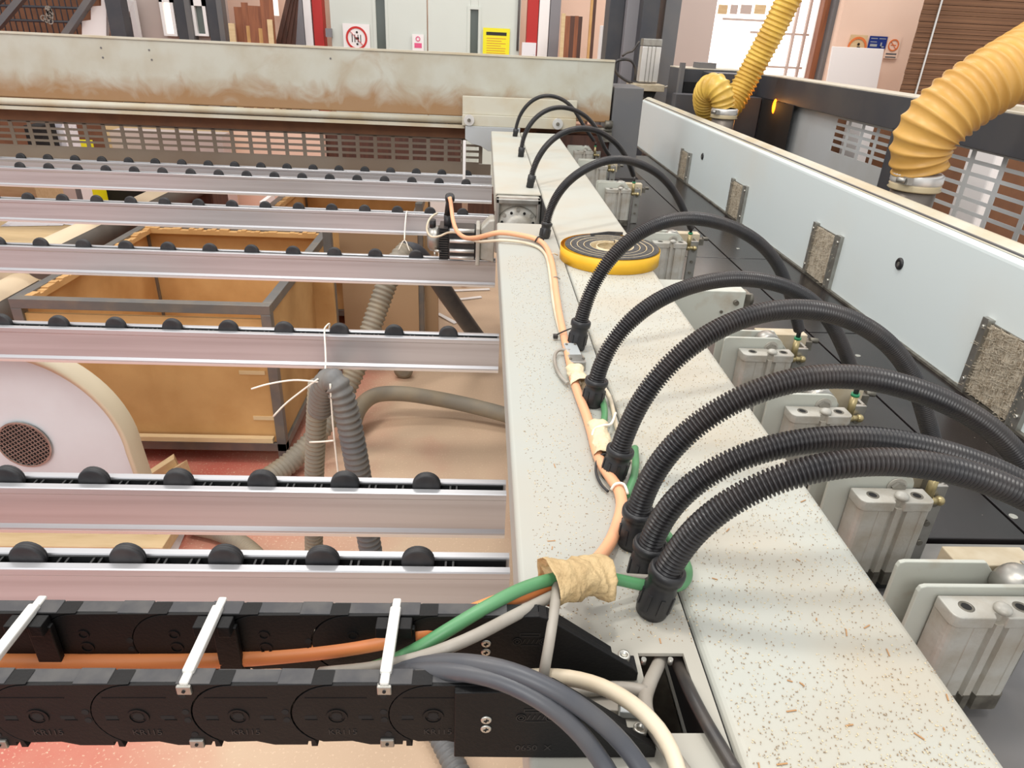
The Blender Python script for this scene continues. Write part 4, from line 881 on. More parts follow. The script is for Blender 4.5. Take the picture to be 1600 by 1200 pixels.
cable('cable',[(938,600,1.204),(952,612,1.204),(960,640,1.204),(958,665,1.204),(975,690,1.204),(988,715,1.204),(1000,745,1.204)],.0030,M['cream'],'slim cream cable lying along the beam joint')
cable('cable',[(992,700,1.206),(995,730,1.206),(990,750,1.207),(978,775,1.207)],.0045,M['green'],'green cable piece showing right of the taped joint',step=.004)
# cables that leave the chain to the right and run down the beam
cable('cable',[(520,1058,1.222),(600,1047,1.240),(660,1036,1.262),(720,1032,1.277),(790,1042,1.286),(860,1072,1.284),(930,1117,1.268),(975,1160,1.246),(1010,1210,1.236),(1035,1260,1.226)],.0062,M['darkcable'],'upper of the two thick dark grey cables leaving the chain',step=.008)
cable('cable',[(540,1060,1.224),(600,1056,1.238),(640,1050,1.258),(700,1044,1.274),(780,1056,1.281),(850,1092,1.277),(905,1140,1.262),(940,1185,1.236),(975,1250,1.226)],.0062,M['darkcable'],'lower of the two thick dark grey cables leaving the chain',step=.008)
cable('cable',[(790,1062,1.226),(840,1055,1.236),(890,1057,1.240),(945,1070,1.238),(990,1098,1.232),(1030,1135,1.224),(1050,1170,1.216),(1062,1210,1.212),(1070,1250,1.212)],.0058,M['cream'],'beige cable curving out between the chain brackets',step=.008)
cable('cable',[(870,915,1.262),(866,960,1.268),(859,1000,1.262),(851,1045,1.248),(847,1070,1.240)],.0040,M['greycable'],'short grey cable hanging from the masking tape to the bracket')
cable('cable',[(1036,1022,1.175),(1026,1045,1.196),(1014,1070,1.208),(1005,1090,1.213),(1008,1120,1.214),(1028,1150,1.212),(1055,1185,1.209),(1085,1230,1.209)],.0056,M['greycable'],'dusty grey cable coming up out of the beam opening',step=.006)
cable('cable',[(1010,1082,1.211),(990,1076,1.211),(955,1074,1.210),(915,1078,1.210),(880,1082,1.210)],.0052,M['greycable'],'grey cable branch running left behind the front bracket',step=.006)
cable('cable',[(1052,1018,1.170),(1062,1045,1.190),(1080,1085,1.2075),(1100,1125,1.2075),(1125,1165,1.2075),(1155,1215,1.2075)],.0052,M['blackcable'],'shiny black cable emerging along the right rim of the opening',step=.006)
tag(obj('terminal_block',MB().prism([tuple(at(u,v,Z=1.204).xy) for u,v in ((970,1090),(1002,1090),(1000,1120),(968,1118))],'z',1.201,1.208),M['conn'],bev=.001),'small pale terminal cover under the beige cable','connector')
tag(obj('conduit_plate',MB().prism([tuple(at(u,v,Z=1.204).xy) for u,v in ((900,1072),(968,1078),(966,1112),(905,1108))],'z',1.2003,1.205),M['greycable'],bev=.001),'brown grey plate between the two chain brackets','plate')

# ------------------------------------------------------------------ tape wraps, plug, ties
def wrap(name,P,r,m_,label,seed,cat='tape wrap',flare=1.0):
    random.seed(seed); pts=spline([at(*p[:2],Z=p[2]) for p in P],.0016); n=len(pts); mb=MB(); seg=22
    V=[]; 
    for i in range(n):
        t=(pts[min(i+1,n-1)]-pts[max(i-1,0)]).normalized(); x=t.cross(Vector((0,0,1))).normalized(); y=x.cross(t)
        e=abs(2*i/(n-1)-1); rr=r*(1+.03*math.sin(i*.9)+.22*flare*e**4)
        for k in range(seg):
            a=2*math.pi*k/seg; q=rr*(1+.10*math.sin(3*a+i*.25)+.05*math.sin(7*a-i*.4)+random.uniform(-.03,.03)); V.append(pts[i]+x*(q*math.cos(a))+y*(q*.8*math.sin(a)))
    mb.add(V,[(j*seg+i,j*seg+(i+1)%seg,(j+1)*seg+(i+1)%seg,(j+1)*seg+i) for j in range(n-1) for i in range(seg)],True)
    o=obj(name,mb,m_); s=o.modifiers.new('skin','SOLIDIFY'); s.thickness=.0006
    return tag(o,label,cat)
t=wrap('masking_tape',[(856,912,1.262),(872,909,1.261),(895,904,1.256),(920,901,1.249),(940,901,1.243)],.0178,M['tape'],'crumpled brown masking tape binding the cables at the beam edge',4)
fl=MB(); q=[at(845,885,Z=1.262),at(862,878,Z=1.266),at(878,905,Z=1.266),at(868,925,Z=1.258)]
fl.add([tuple(v) for v in q]+[tuple(v-Vector((0,0,.0008))) for v in q],[(0,1,2,3),(7,6,5,4),(0,4,5,1),(1,5,6,2),(2,6,7,3),(3,7,4,0)])
q=[at(862,915,Z=1.250),at(880,920,Z=1.250),at(875,948,Z=1.240),at(868,935,Z=1.240)]
fl.add([tuple(v) for v in q]+[tuple(v-Vector((0,0,.0008))) for v in q],[(0,1,2,3),(7,6,5,4),(0,4,5,1),(1,5,6,2),(2,6,7,3),(3,7,4,0)])
q=[at(932,892,Z=1.244),at(955,896,Z=1.238),at(948,918,Z=1.232),at(936,905,Z=1.240)]
fl.add([tuple(v) for v in q]+[tuple(v-Vector((0,0,.0008))) for v in q],[(0,1,2,3),(7,6,5,4),(0,4,5,1),(1,5,6,2),(2,6,7,3),(3,7,4,0)])
obj('loose_flap',fl,M['tape'],t)
wrap('paper_tape',[(934,665,1.210),(938,680,1.211),(942,700,1.211),(944,715,1.210)],.0105,M['ptape'],'pale paper tape knot around the cables beside the seventh hose',7)
wrap('paper_tape',[(898,577,1.209),(903,590,1.210),(907,602,1.210)],.0118,M['ptape'],'cream tape cap below the grey plug',9,flare=.4)
# string tied round the tape
def tie(P,r,m_,label,cat='cable tie',group='cable ties'):
    pts=[at(u,v,Z=z) for u,v,z in P]; return tag(obj('cable_tie' if m_ is not M['string'] else 'string',MB().tube(spline(pts,.003),r,8),m_),label,cat,group)
tie([(925,690,1.208),(928,672,1.216),(942,665,1.220),(955,662,1.216),(962,645,1.206)],.0018,M['string'],'pale string tied over the paper tape knot','string',None)
tie([(912,888,1.255),(940,886,1.246),(953,905,1.232),(948,915,1.226)],.0016,M['string'],'thin string round the right end of the masking tape','string',None)
tie([(955,765,1.209),(962,756,1.216),(975,757,1.216),(982,775,1.209)],.0016,M['string'],'loop of string over the orange cable bend','string',None)
tie([(868,524,1.207),(878,519,1.216),(893,513,1.224),(905,512,1.226)],.0013,M['black'],'black cable tie with long tail beside the fifth hose nut')
tag(obj('cable_tie',MB().box(*[c for p in [at(868,525,Z=1.207)] for c in (p.x-.004,p.x+.004,p.y-.004,p.y+.004,1.203,1.210)]),M['black'],bev=.001),'black tie head lying left of the fifth hose nut','cable tie')
tie([(948,708,1.216),(935,715,1.212),(931,735,1.206),(938,755,1.204),(950,768,1.204)],.0016,M['black'],'black cable tie looping left of the seventh hose nut')
tie([(836,378,1.206),(840,371,1.217),(846,370,1.216),(850,376,1.206)],.0018,M['black'],'black cable tie at the corner by the fourth hose nut')
tie([(862,436,1.206),(868,432,1.2155),(875,436,1.206)],.0013,M['greycable'],'brownish cable tie round the cables left of the tape roll')
tie([(858,398,1.206),(864,396,1.215),(872,399,1.206)],.0013,M['cream'],'pale cable tie round the cables near the motor')
# D-shaped plug
pl=thing('cable_plug','grey plug lying on the beam between fifth and sixth hoses','connector',at(897,555,Z=1.2))
d0=at(890,541,Z=1.208); d1=at(904,574,Z=1.208); d=(d1-d0).normalized()
obj('plug_shell',MB().bar(d0,d0.lerp(d1,.62),.021,.013).bar(d0.lerp(d1,.12),d0.lerp(d1,.5),.0235,.009),M['conn'],pl,bev=.0015)
obj('plug_collar',MB().bar(d0.lerp(d1,.58),d0.lerp(d1,.95),.025,.014),M['steel'],pl,bev=.002)
s=d.cross(Vector((0,0,1))); mb=MB()
for k in (-1,1): c=d0.lerp(d1,.1)+s*(.007*k)+Vector((0,0,.0065)); mb.cyl(c,c+Vector((0,0,.0015)),.0022,10); c=d0.lerp(d1,.8)+s*(.010*k)+Vector((0,0,.007)); mb.cyl(c,c+Vector((0,0,.0015)),.0024,10)
obj('plug_screw',mb,M['castdark'],pl)

# ------------------------------------------------------------------ right side: guard frame, yellow hoses, lift cylinder
gf=thing('safety_fence','anthracite guard frame with dusty top behind the pale panel','guard frame',(1.8,3,0))
obj('top_rail',MB().box(1.75,1.86,1.2,4.75,1.362,1.492),M['frame'],gf,bev=.003)
obj('dusty_top',MB().box(1.752,1.89,1.2,4.72,1.492,1.4975).box(1.80,1.88,1.2,2.9,1.4975,1.512),M['frametop'],gf)
for y0,y1,n in ((2.93,3.075,0),(1.55,1.70,0),(4.25,4.75,1)): obj('post',MB().box(1.75,1.86,y0,y1,0,1.37),M['frame'],gf,bev=.003)
obj('side_cabinet',MB().box(1.45,1.86,4.75,4.98,.4,1.49),M['frame'],gf,bev=.004)
def punched(y0,y1,z0,z1,gy0,gy1,gz0,gz1,nc,nr,wall,name,x=1.79):
    mb=MB().box(x,x+.003,y0,gy0,z0,z1).box(x,x+.003,gy1,y1,z0,z1).box(x,x+.003,gy0,gy1,z0,gz0).box(x,x+.003,gy0,gy1,gz1,z1)
    cw=(gy1-gy0)/nc; rh=(gz1-gz0)/nr
    for i in range(1,nc): mb.box(x,x+.003,gy0+i*cw-wall,gy0+i*cw+wall,gz0,gz1)
    for j in range(1,nr): mb.box(x+.0003,x+.0027,gy0,gy1,gz0+j*rh-wall*.55,gz0+j*rh+wall*.55)
    return obj(name,mb,M['sheet'],gf)
punched(3.075,4.22,.3,1.37,3.12,3.665,1.19,1.385,4,6,.012,'punched_sheet')
punched(1.70,2.93,.3,1.37,1.72,2.74,1.10,1.40,6,7,.012,'punched_sheet')
obj('sheet_gap',MB().box(1.80,1.81,4.22,4.27,.3,1.37),M['seam'],gf)
# indicator glow seen in the dark gap between post and sheet
ind=thing('indicator_lamp','small glowing orange indicator in the dark frame gap','lamp',(1.9,4.35,1.36))
obj('lamp_housing',MB().box(1.86,1.95,4.2,4.45,1.2,1.3),M['seam'],ind)
p=at(1210,166,X=1.745); obj('lamp_lens',MB().ball(p,.028,16,10,(.35,.8,1.5)),M['glow'],ind)
ld=bpy.data.lights.new('indicator','POINT'); ld.energy=.6; ld.color=(1,.42,.08); ld.shadow_soft_size=.03; lo=bpy.data.objects.new('indicator',ld); COL.objects.link(lo); lo.location=p+Vector((-.05,0,0))
obj('dark_slot',MB().box(1.744,1.749,4.12,4.6,.3,1.365),M['seam'],gf)

def duct(P,r,pitch,amp,m_,name,parent,grow=.82):
    pts=spline(smooth_pts(P,1),pitch/8); pr=[1,.35,-.35,-.75,-.9,-.8,-.5,.2]; rs=[(r+amp*pr[i%8])*(grow+(1-grow)*min(1,i/(8*5))) for i in range(len(pts))]
    return obj(name,MB().tube(pts,rs,36),m_,parent)
def spig(x,y,z0,z1,r,label,P,pitch,amp,rr,m_):
    t=thing('extraction_hose',label,'hose',(x,y,z0),'yellow extraction hoses')
    obj('spigot',MB().lathe((x,y,1.0),(x,y,z1+.03),[(0,r*.95),(z1+.03-1.0,r*.95)],36),M['spigot'],t)
    duct(P,rr,pitch,amp,m_,'ribbed_hose',t)
    c=obj('hose_clamp',MB().lathe((x,y,z1),(x,y,z1+.03),[(-.006,r*1.02),(0,r*1.08),(.004,r*1.10),(.022,r*1.10),(.026,r*1.08),(.03,r*1.0)],40),M['alulight'],t)
    obj('clamp_screw',MB().box(x-r*1.0,x-r*.75,y-r*1.0,y-r*.6,z1+.002,z1+.022).cyl((x-r*1.2,y-r*.5,z1+.012),(x-r*.95,y-r*.8,z1+.012),.009,12),M['steel'],c)
    obj('cuff',MB().lathe((x,y,z1-.022),(x,y,z1),[(0,r*1.06),(.004,r*1.13),(.010,r*1.05),(.016,r*1.1),(.020,r*1.04),(.022,r)],36),M['ductcuff'],t)
    return t
M['ductcuff']=mat('pale_hose_end',(190,174,140),.5)
x,y=1.325,2.12
P=[(x,y,1.345)]+[tuple(at(u,v,Y=yy)) for u,v,yy in ((1434,235,2.12),(1448,205,2.11),(1477,175,2.10),(1515,147,2.10),(1555,122,2.10),(1600,97,2.11),(1650,65,2.15),(1700,30,2.2))]
spig(x,y,1.0,1.305,.067,'large yellow ribbed extraction hose entering from the right edge',P,.029,.0050,.092,M['duct'])
q=at(1131,180,X=1.33); x,y=q.x,q.y
P=[tuple(at(u,v,Y=yy)) for u,v,yy in ((1131,168,y),(1130,150,y-.01),(1120,133,y+.02),(1107,135,y+.08),(1101,150,y+.14),(1104,172,y+.22),(1122,190,y+.3),(1145,165,y+.36),(1163,130,y+.38),(1185,90,y+.36),(1208,48,y+.33),(1232,0,y+.3),(1250,-40,y+.3))]
t=spig(x,y,1.0,at(1131,178,Y=y).z,.066,'small translucent yellow hose curling down beside the bright shutter',P,.0245,.0050,.070,M['duct2'])

# lift cylinder on the panel's far end
lc=thing('lift_cylinder','upright aluminium lift cylinder on a dusty flange by the dark column','pneumatic cylinder',(.95,4.4,1.2))
Yl=5.5
def q_(u,v): return at(u,v,Y=Yl)
a,b_=q_(998,128),q_(1027,128); tp=q_(1012,60).z; 
obj('barrel',MB().box(a.x,b_.x,Yl,Yl+.1,a.z,tp-.05),M['alulight'],lc,bev=.006)
mb=MB()
for f in (.3,.5,.7): mb.box(a.x+(b_.x-a.x)*f-.003,a.x+(b_.x-a.x)*f+.003,Yl-.002,Yl,a.z,tp-.05)
obj('groove',mb,M['steel'],lc)
obj('top_cap',MB().box(a.x,b_.x,Yl-.003,Yl+.103,tp-.05,tp),M['steel'],lc,bev=.006)
c=q_(1010,136); obj('flange',MB().box(q_(984,133).x,q_(1036,133).x,Yl-.06,Yl+.14,c.z-.025,c.z+.02),M['lightblock'],lc,bev=.003)
c2=q_(1008,152); obj('neck',MB().prism([(q_(993,147).x,c.z-.025),(q_(1024,147).x,c.z-.025),(q_(1018,158).x,c.z-.08),(q_(998,158).x,c.z-.08)],'y',Yl-.03,Yl+.1),M['seam'],lc)
obj('foot',MB().box(q_(1000,160).x,q_(1020,160).x,Yl-.02,Yl+.06,1.2,c.z-.07),M['lightwood'],lc)
mb=MB()
for u in (1004,1010,1016): p=q_(u,152); mb.cyl((p.x,Yl-.034,p.z),(p.x,Yl-.028,p.z),.006,8)
obj('flange_bolt',mb,M['castdark'],lc)
P=[q_(*p) for p in ((988,130),(975,124),(962,112),(961,98),(972,93),(986,95),(993,108),(992,126))]
cable3('cable',P,.010,M['blackcable'],'thin black cable loop left of the lift cylinder',step=.02)
P=[q_(*p) for p in ((972,88),(980,82),(988,80),(994,72),(1001,62))]
cable3('cable',P,.008,M['blackcable'],'short black air line to the lift cylinder top',step=.02)
P=[q_(*p) for p in ((1036,137),(1048,134),(1060,131),(1072,130))]
cable3('cable',P,.008,M['greycable'],'dull grey rod running right from the cylinder flange',step=.02)
bx=at(1062,140,Y=5.0); bx2=at(1095,140,Y=5.0); zt=at(1080,108,Y=5.0).z
bb=thing('control_box','anthracite control cabinet left of the curled yellow hose','cabinet',(bx.x,5,1))
obj('cabinet_body',MB().box(bx.x,bx2.x+.35,5.0,5.35,.3,zt),M['frame'],bb,bev=.004)
obj('cabinet_top',MB().box(bx.x,bx2.x+.35,5.0,5.35,zt,zt+.006),M['frametop'],bb)
obj('slot',MB().box(bx.x+.02,bx2.x+.05,4.99,5.0,at(1080,144,Y=5).z,at(1080,128,Y=5).z),M['seam'],bb)
p=at(1062,110,Y=4.98); p2=at(1070,98,Y=4.98); obj('bracket',MB().box(p.x,p2.x,4.95,5.0,1.2,p2.z),M['greypost'],bb)
p=at(1092,106,Y=5.05); p2=at(1120,99,Y=5.05); obj('grey_block',MB().box(p.x,p2.x,5.05,5.2,p.z-.02,p2.z),M['greypost'],bb)
a=at(1022,150,Y=4.7); b_=at(1095,150,Y=4.7); zt=at(1050,145,Y=4.7).z
tag(obj('dark_housing',MB().box(1.2,1.744,4.62,4.72,1.0,zt),M['frame'],bev=.004),'dark sheet housing behind the far end of the pale panel','housing')

# ------------------------------------------------------------------ below and beyond the rails
def crate(name,label,x0,x1,y0,y1,h,mfront='mdf'):
    t=thing(name,label,'crate',((x0+x1)/2,(y0+y1)/2,0)); s=.038
    mb=MB().box(x0,x1,y0,y0+s,h-s,h).box(x0,x1,y1-s,y1,h-s,h).box(x0,x0+s,y0+s,y1-s,h-s,h).box(x1-s,x1,y0+s,y1-s,h-s,h); obj('top_frame',mb,M['box'],t,bev=.002)
    for x in (x0,x1-s):
        for y in (y0,y1-s): obj('corner_post',MB().box(x,x+s,y,y+s,.03,h-s),M['box'],t,bev=.002)
    mb=MB().box(x0,x1,y0,y0+s,.06,.06+s).box(x0,x1,y1-s,y1,.06,.06+s).box(x0,x0+s,y0,y1,.06,.06+s).box(x1-s,x1,y0,y1,.06,.06+s); obj('base_frame',mb,M['box'],t,bev=.002)
    for f,(a,b_,c_,d_) in (('front_panel',(x0+s,x1-s,y0+.012,y0+.026)),('back_panel',(x0+s,x1-s,y1-.026,y1-.012)),('side_panel',(x0+.012,x0+.026,y0+s,y1-s)),('side_panel',(x1-.026,x1-.012,y0+s,y1-s))):
        obj(f,MB().box(a,b_,c_,d_,.10,h-(.005 if f!='front_panel' else .06)),M[mfront],t)
    obj('bottom_panel',MB().box(x0+s,x1-s,y0+s,y1-s,.10,.115),M[mfront],t)
    mb=MB(); random.seed(1)
    for i in range(40):
        u=x0+s+(x1-x0-2*s)*i/40; mb.box(u,u+(x1-x0-2*s)/40,y1-s-.03,y1-s,h-.03,h-.012+random.random()*.012)
    for i in range(40):
        v=y0+s+(y1-y0-2*s)*i/40; mb.box(x0+s,x0+s+.028,v,v+(y1-y0-2*s)/40,h-.03,h-.012+random.random()*.012)
    obj('fibrous_liner',mb,M['mdf'],t)
    return t
t=crate('crate','large open fibreboard crate in a bare steel frame under the rails',-1.735,-.785,2.475,3.60,.705)
obj('base_lath',MB().box(-1.69,-.83,2.45,2.476,.115,.135),M['lightwood'],t)
p=at(392,585,Y=2.47); obj('paper_strip',MB().box(p.x-.05,p.x+.05,2.483,2.488,p.z-.008,p.z+.008).box(p.x-.02,p.x+.08,2.483,2.488,.205,.222),M['lightwood'],t)
t=crate('crate','second open crate with tan boards behind the main crate',-1.25,-.36,4.02,4.95,.70)
# upright boards and posts between the crates
for u0,u1,v0,v1,Y,m_,lab in [(528,652,350,505,3.85,'cardboard','large tan upright board right of the main crate'),(662,684,350,505,3.95,'cardboard','narrow tan board right of the dark post'),(470,520,440,505,3.2,'mdf','brown board edge close beside the crate')]:
    if 'cardboard' not in M: M['cardboard']=mat('tan_cardboard',(178,146,112),.75,c2=(160,128,94),scale=2,amt=.6)
    mb=MB(); slab(mb,u0,v0,u1,v1,Y,.03,extend=0.0); tag(obj('upright_board',mb,M[m_],bev=.002),lab,'board')
for u,Y,lab in ((658,3.9,'dark steel post before the narrow tan board'),(522,3.3,'dark post standing right of the main crate')):
    p=at(u,480,Y=Y); tag(obj('frame_post',MB().box(p.x-.02,p.x+.02,Y-.04,Y,0,.80),M['box'],bev=.002),lab,'post')
# bin of brown boards far under the rails
# round ducts lying diagonally at left
def pipe(name,u0,v0,z0,u1,v1,z1,r,label):
    a=at(u0,v0,Z=z0); b_=at(u1,v1,Z=z1); t=thing(name,label,'duct',(a+b_)/2)
    obj('duct_shell',MB().cyl(a,b_,r,36),M['duststeel'],t)
    d=(b_-a); x=d.cross(Vector((0,0,1))).normalized(); n=Vector((0,0,1)); mb=MB(); V=[]
    for p in (a,b_):
        for i in range(9): th=math.radians(-44+11*i); V.append(p+x*(math.sin(th)*(r+.0015))+n*(math.cos(th)*(r+.0015)))
    mb.add(V,[(i,i+1,i+10,i+9) for i in range(8)],True); obj('dust_layer',mb,M['ducttop'],t)
pipe('round_duct',345,268,.62,62,410,.62,.085,'long round duct with pale dust crossing under the left rails')
pipe('round_duct',150,400,.34,-60,520,.34,.12,'dark round duct left of the main crate')
# table with papers at far left
tt=thing('work_table','pale work table with papers beyond the duct at left','table',(-3.6,4.2,0))
a=at(-60,352,Z=.6); b_=at(110,372,Z=.6); 
obj('tabletop',MB().box(a.x-.4,b_.x,a.y-.38,a.y+.55,.57,.6),M['lightwood'],tt,bev=.003)
obj('apron',MB().box(a.x-.4,b_.x-.02,a.y-.36,a.y-.34,.30,.57),M['whitewarm'],tt)
for x in (b_.x-.6,a.x-.2):
    for y in (a.y-.34,a.y+.45): obj('leg',MB().box(x,x+.05,y,y+.05,0,.57),M['lightwood'],tt)
for k,(u,v,rz,lab) in enumerate(((60,346,.2,'printed white sheet on the work table'),(105,342,-.3,'white sheet at the table edge near the duct'))):
    p=at(u,v,Z=.603); s=MB(); s.M=Matrix.Translation(p)@Matrix.Rotation(rz,4,'Z'); s.box(-.15,.15,-.1,.1,0,.0012); tag(obj('paper_sheet',s,M['paper']),lab,'paper')
cable('cable',[(-10,338,.61),(12,345,.61),(30,344,.61),(40,338,.61)],.006,M['blackcable'],'black cord curled on the work table at the left edge',step=.02)
# boxes seen between rails far left
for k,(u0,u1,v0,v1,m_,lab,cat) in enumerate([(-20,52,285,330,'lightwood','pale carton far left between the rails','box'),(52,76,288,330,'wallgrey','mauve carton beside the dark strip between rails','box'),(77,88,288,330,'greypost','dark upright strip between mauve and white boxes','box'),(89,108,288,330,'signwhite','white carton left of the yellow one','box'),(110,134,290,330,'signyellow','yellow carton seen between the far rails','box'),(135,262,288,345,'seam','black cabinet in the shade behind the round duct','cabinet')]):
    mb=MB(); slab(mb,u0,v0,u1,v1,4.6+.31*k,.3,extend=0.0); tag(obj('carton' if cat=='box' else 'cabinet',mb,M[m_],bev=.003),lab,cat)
for k,(u0,u1,v0,m_,lab) in enumerate([(262,330,292,'darktimber','brown carton behind the round duct'),(405,412,315,'signwhite','white panel edge left of the second crate'),(665,700,305,'signwhite','pale sack right of the second crate'),(700,775,300,'darktimber','dark red-brown cabinet behind the motor')]):
    mb=MB(); slab(mb,u0,v0,u1,420,5.0+.31*k,.3,extend=0.0); tag(obj('carton' if k!=3 else 'cabinet',mb,M[m_],bev=.003),lab,'box' if k!=3 else 'cabinet')
mb=MB(); slab(mb,722,300,731,345,4.8,.03,extend=0.0); tag(obj('pink_post',mb,M['plaster'],bev=.002),'short pink post seen just left of the gearbox','post')
# clutter beyond, seen through the slotted guard
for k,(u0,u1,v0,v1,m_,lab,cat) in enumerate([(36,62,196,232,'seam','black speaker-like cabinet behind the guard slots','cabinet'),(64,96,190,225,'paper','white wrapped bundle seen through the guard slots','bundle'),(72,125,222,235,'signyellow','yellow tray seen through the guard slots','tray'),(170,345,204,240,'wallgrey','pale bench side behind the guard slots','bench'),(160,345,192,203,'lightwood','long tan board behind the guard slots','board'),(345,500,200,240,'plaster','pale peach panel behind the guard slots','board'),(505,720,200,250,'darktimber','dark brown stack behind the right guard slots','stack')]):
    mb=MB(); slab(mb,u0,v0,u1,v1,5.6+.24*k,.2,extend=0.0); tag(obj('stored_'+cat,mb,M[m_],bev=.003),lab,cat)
for k,(u0,u1,m_,lab) in enumerate([(1280,1425,'mdfdark','brown board pile behind the first punched window'),(1352,1372,'signwhite','white machine cover behind the first punched window'),(1440,1760,'mdfdark','brown carton pile behind the second punched window'),(1572,1590,'signwhite','white upright cover behind the second punched window')]):
    mb=MB(); slab(mb,u0,180+ (20 if k>1 else 0),u1,330,(4.2,4.0,3.6,3.2)[k],.2,extend=0.0); tag(obj('stored_pile',mb,M[m_],bev=.01),lab,'pile')

# blower
bl=thing('blower_fan','white spiral fan housing with round mesh inlet on the floor','blower',(-1.42,1.95,0))
cx_,cz_,R0=-1.43,.425,.335
p=[(cx_+R0*math.cos(a),cz_+R0*math.sin(a)) for a in [math.radians(172-172*i/30) for i in range(31)]]+[(cx_+R0+.01,.30),(cx_+R0+.02,.10),(cx_-R0,.10)]
obj('scroll_front',MB().prism(p,'y',1.9,1.915),M['white'],bl,bev=.003)
pr=[(cx_+(R0+.012)*math.cos(a),cz_+(R0+.012)*math.sin(a)) for a in [math.radians(180-180*i/40) for i in range(41)]]+[(cx_+R0+.022,.30),(cx_+R0+.032,.09)]
mb=MB(); V=[];n=len(pr)
for (x,z) in pr: V+=[(x,1.885,z),(x,1.955,z)]
for (x,z) in pr: d=math.hypot(x-cx_,z-cz_); V+=[(x-(x-cx_)/d*.018,1.885,z-(z-cz_)/d*.018),(x-(x-cx_)/d*.018,1.955,z-(z-cz_)/d*.018)]
F=[(2*i,2*i+1,2*i+3,2*i+2) for i in range(n-1)]+[(2*n+2*i,2*n+2*i+2,2*n+2*i+3,2*n+2*i+1) for i in range(n-1)]+[(2*i,2*i+2,2*n+2*i+2,2*n+2*i) for i in range(n-1)]
mb.add(V,F,True); obj('scroll_rim',mb,M['whitewarm'],bl)
obj('scroll_back',MB().prism(p,'y',1.945,1.955),M['white'],bl)
obj('inlet',MB().cyl((-1.41,1.9,.443),(-1.41,1.896,.443),.078,36),M['seam'],bl)
mb=MB()
for i in range(-6,7):
    h=math.sqrt(max(.078**2-(i*.0115)**2,0)); 
    for c_ in (1,-1):
        d1=Vector((math.cos(.5),0,math.sin(.5))) if c_==1 else Vector((-math.sin(.5),0,math.cos(.5))); d2=Vector((-math.sin(.5),0,math.cos(.5))) if c_==1 else Vector((math.cos(.5),0,math.sin(.5)))
        c0=Vector((-1.41,1.893,.443))+d2*(i*.0115); 
        if h>.01: mb.bar(c0-d1*h,c0+d1*h,.0026,.002,(0,1,0))
ring(mb,(-1.41,.443),1.894,.076,.082,40,.004); obj('mesh_grille',mb,M['steel'],bl)
obj('base_board',MB().box(-2.1,-1.02,1.82,2.2,.055,.10),M['lightwood'],bl,bev=.002); obj('foot',MB().box(-1.25,-1.2,1.84,2.15,0,.055).box(-1.9,-1.85,1.84,2.15,0,.055),M['lightwood'],bl)
# offcuts on the floor
for k,(u,v,s,rz,lab) in enumerate(((245,738,.09,.4,'triangular wooden offcut leaning by the crate foot'),(272,738,.07,-.3,'small square offcut beside the triangular one'),(235,838,.10,.1,'pale cardboard wedge on the floor between the front rails'))):
    p=at(u,v,Z=.03); s_=MB(); s_.M=Matrix.Translation((p.x,p.y,0))@Matrix.Rotation(rz,4,'Z'); s_.prism([(-s,.001),(s,.001),(s*.8,.09 if k<2 else .02)],'y',-.02 if k<2 else -s,.02 if k<2 else s)
    tag(obj('offcut',s_,M['lightwood'] if k!=2 else M['signwhite'],bev=.001),lab,'offcut','offcuts on the floor')
for k,(u0,v0,u1,v1,lab) in enumerate(((700,470,752,464,'white strip on the floor beyond the third rail'),(684,490,712,505,'short white strip beside the dark tube'),(690,455,765,452,'thin white strip far on the floor'))):
    a=at(u0,v0,Z=.006); b_=at(u1,v1,Z=.006); tag(obj('floor_strip',MB().bar(a,b_,.03,.006),M['signwhite']),lab,'offcut')
a=at(565,700,Z=0); 
# hoses
def bighose(P,r,m_,label,pitch=.012,amp=.0035,name='suction_hose',seg=22):
    pts=[Vector(p) for p in P]; s=spline(smooth_pts(pts,1),pitch/4); rs=[r,r,r-amp,r-amp] if amp else [r]*4
    return tag(obj(name,MB().tube(s,[rs[i%4] for i in range(len(s))],seg),m_),label,'hose','grey suction hoses')
A_=lambda u,v,Y: tuple(at(u,v,Y=Y)); Z_=lambda u,v,Z: tuple(at(u,v,Z=Z))
bighose([A_(500,640,1.50),A_(502,605,1.46),A_(515,588,1.43),A_(530,597,1.42),A_(541,640,1.42),A_(554,700,1.42),A_(566,770,1.43),A_(577,850,1.45),A_(590,930,1.42),Z_(620,1020,.10),Z_(660,1100,.06),Z_(705,1180,.045),Z_(740,1260,.045)],.030,M['hosegrey'] if 'hosegrey' in M else M.setdefault('hosegrey',mat('grey_suction_hose',(104,104,104),.5,c2=(134,124,108),scale=8,amt=.5)),'dark grey ribbed hose tied to the third rail and dropping to the floor',pitch=.0165,amp=.0045)
bighose([A_(498,600,1.52),A_(494,660,1.54),A_(490,740,1.56),A_(490,860,1.6),A_(492,960,1.62),Z_(500,1060,.05)],.026,M['dusthose'],'dusty tan ribbed hose hanging left of the dark grey one',pitch=.014,amp=.005)
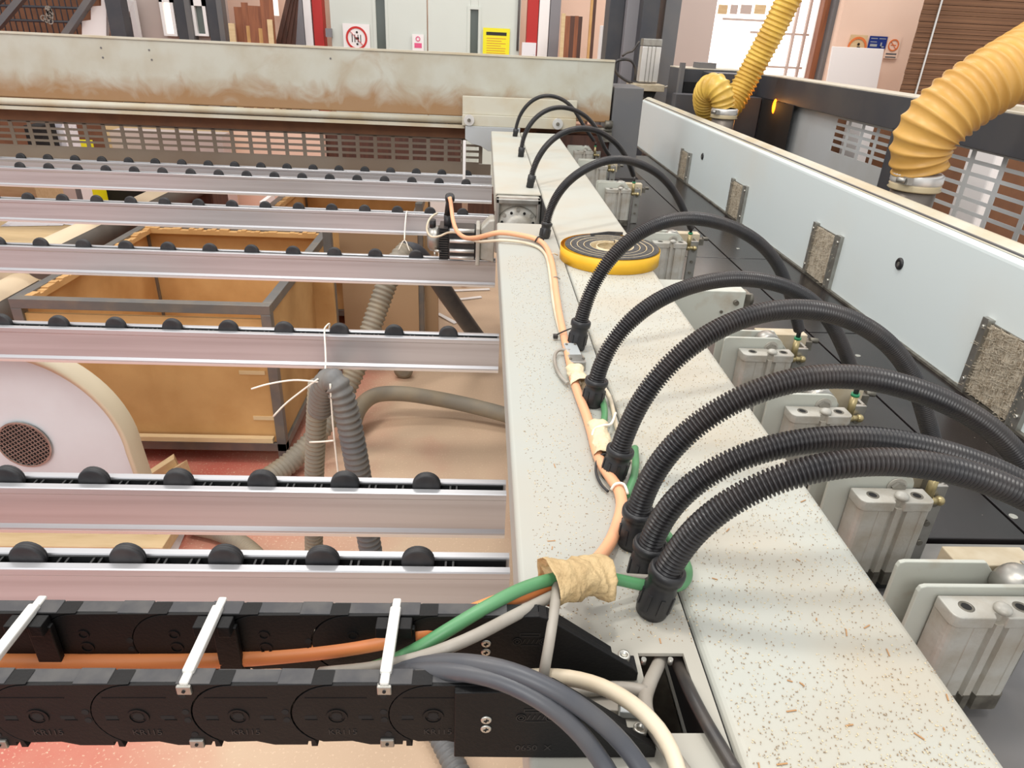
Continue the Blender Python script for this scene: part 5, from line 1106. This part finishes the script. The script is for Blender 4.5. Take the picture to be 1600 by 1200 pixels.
bighose([A_(636,392,2.9),A_(622,400,2.86),A_(606,440,2.8),A_(592,475,2.75),A_(574,530,2.7),A_(552,590,2.6),Z_(505,680,.12),Z_(450,728,.04),Z_(400,760,.04)],.045,M['dusthose'],'dusty ribbed hose sloping from the string down to the crate foot',pitch=.02,amp=.005)
bighose([A_(630,392,2.9),A_(650,388,2.95),A_(672,420,3.05),A_(700,465,3.2),A_(735,512,3.4),Z_(760,545,.05)],.042,M['darkcable'],'smooth dark tube sloping down right of the string loop',pitch=.02,amp=0)
bighose([Z_(548,680,.05),Z_(556,635,.10),Z_(580,614,.14),Z_(620,612,.13),Z_(680,622,.10),Z_(740,634,.08),Z_(800,650,.06),Z_(860,670,.05)],.036,M['dusthose'],'smooth dusty hose curving over the floor towards the beam',pitch=.03,amp=0)
bighose([Z_(300,822,.035),Z_(345,830,.035),Z_(385,850,.035),Z_(420,885,.035),Z_(440,930,.035)],.030,M['dusthose'],'dusty hose lying on the floor between the two front rails',pitch=.010,amp=.002)
# strings
def string(P,label,r=.0022):
    return tag(obj('string',MB().tube(spline([Vector(p) for p in P],.01),r,8),M['string']),label,'string')
string([A_(505,595,1.45),A_(509,566,1.55),A_(507,520,1.635),A_(508,512,1.642),A_(515,506,1.69),A_(513,520,1.70)],'white string tying the grey hose to the third rail')
string([A_(500,597,1.42),A_(460,594,1.42),A_(420,600,1.42),A_(392,608,1.42)],'loose white string end pointing left over the crate')
string([A_(497,592,1.42),A_(470,612,1.42),A_(445,632,1.42),A_(424,654,1.42)],'loose white string end slanting down left to the crate post')
string([A_(516,600,1.40),A_(520,660,1.40),A_(526,720,1.40),A_(531,760,1.40)],'white string hanging down in front of the grey hose')
string([A_(484,691,1.42),A_(505,690,1.40),A_(524,688,1.38)],'white string across the two hanging hoses')
string([A_(640,392,2.84),A_(632,375,2.86),A_(622,392,2.84)],'small string loop holding the sloping hoses')
string([A_(632,375,2.86),A_(633,352,2.92),A_(635,333,2.98),A_(637,329,3.0)],'white string over the fifth rail',.003)
_p=at(632,571,Z=.05)
tag(obj('wheel_disc',MB().lathe((_p.x,_p.y,.05),(_p.x,_p.y-.05,.05),[(0,.03),(.03,.05),(.06,.05),(.07,.03)],24),M['dusthose']),'dusty round disc standing on the floor behind the third rail','disc')
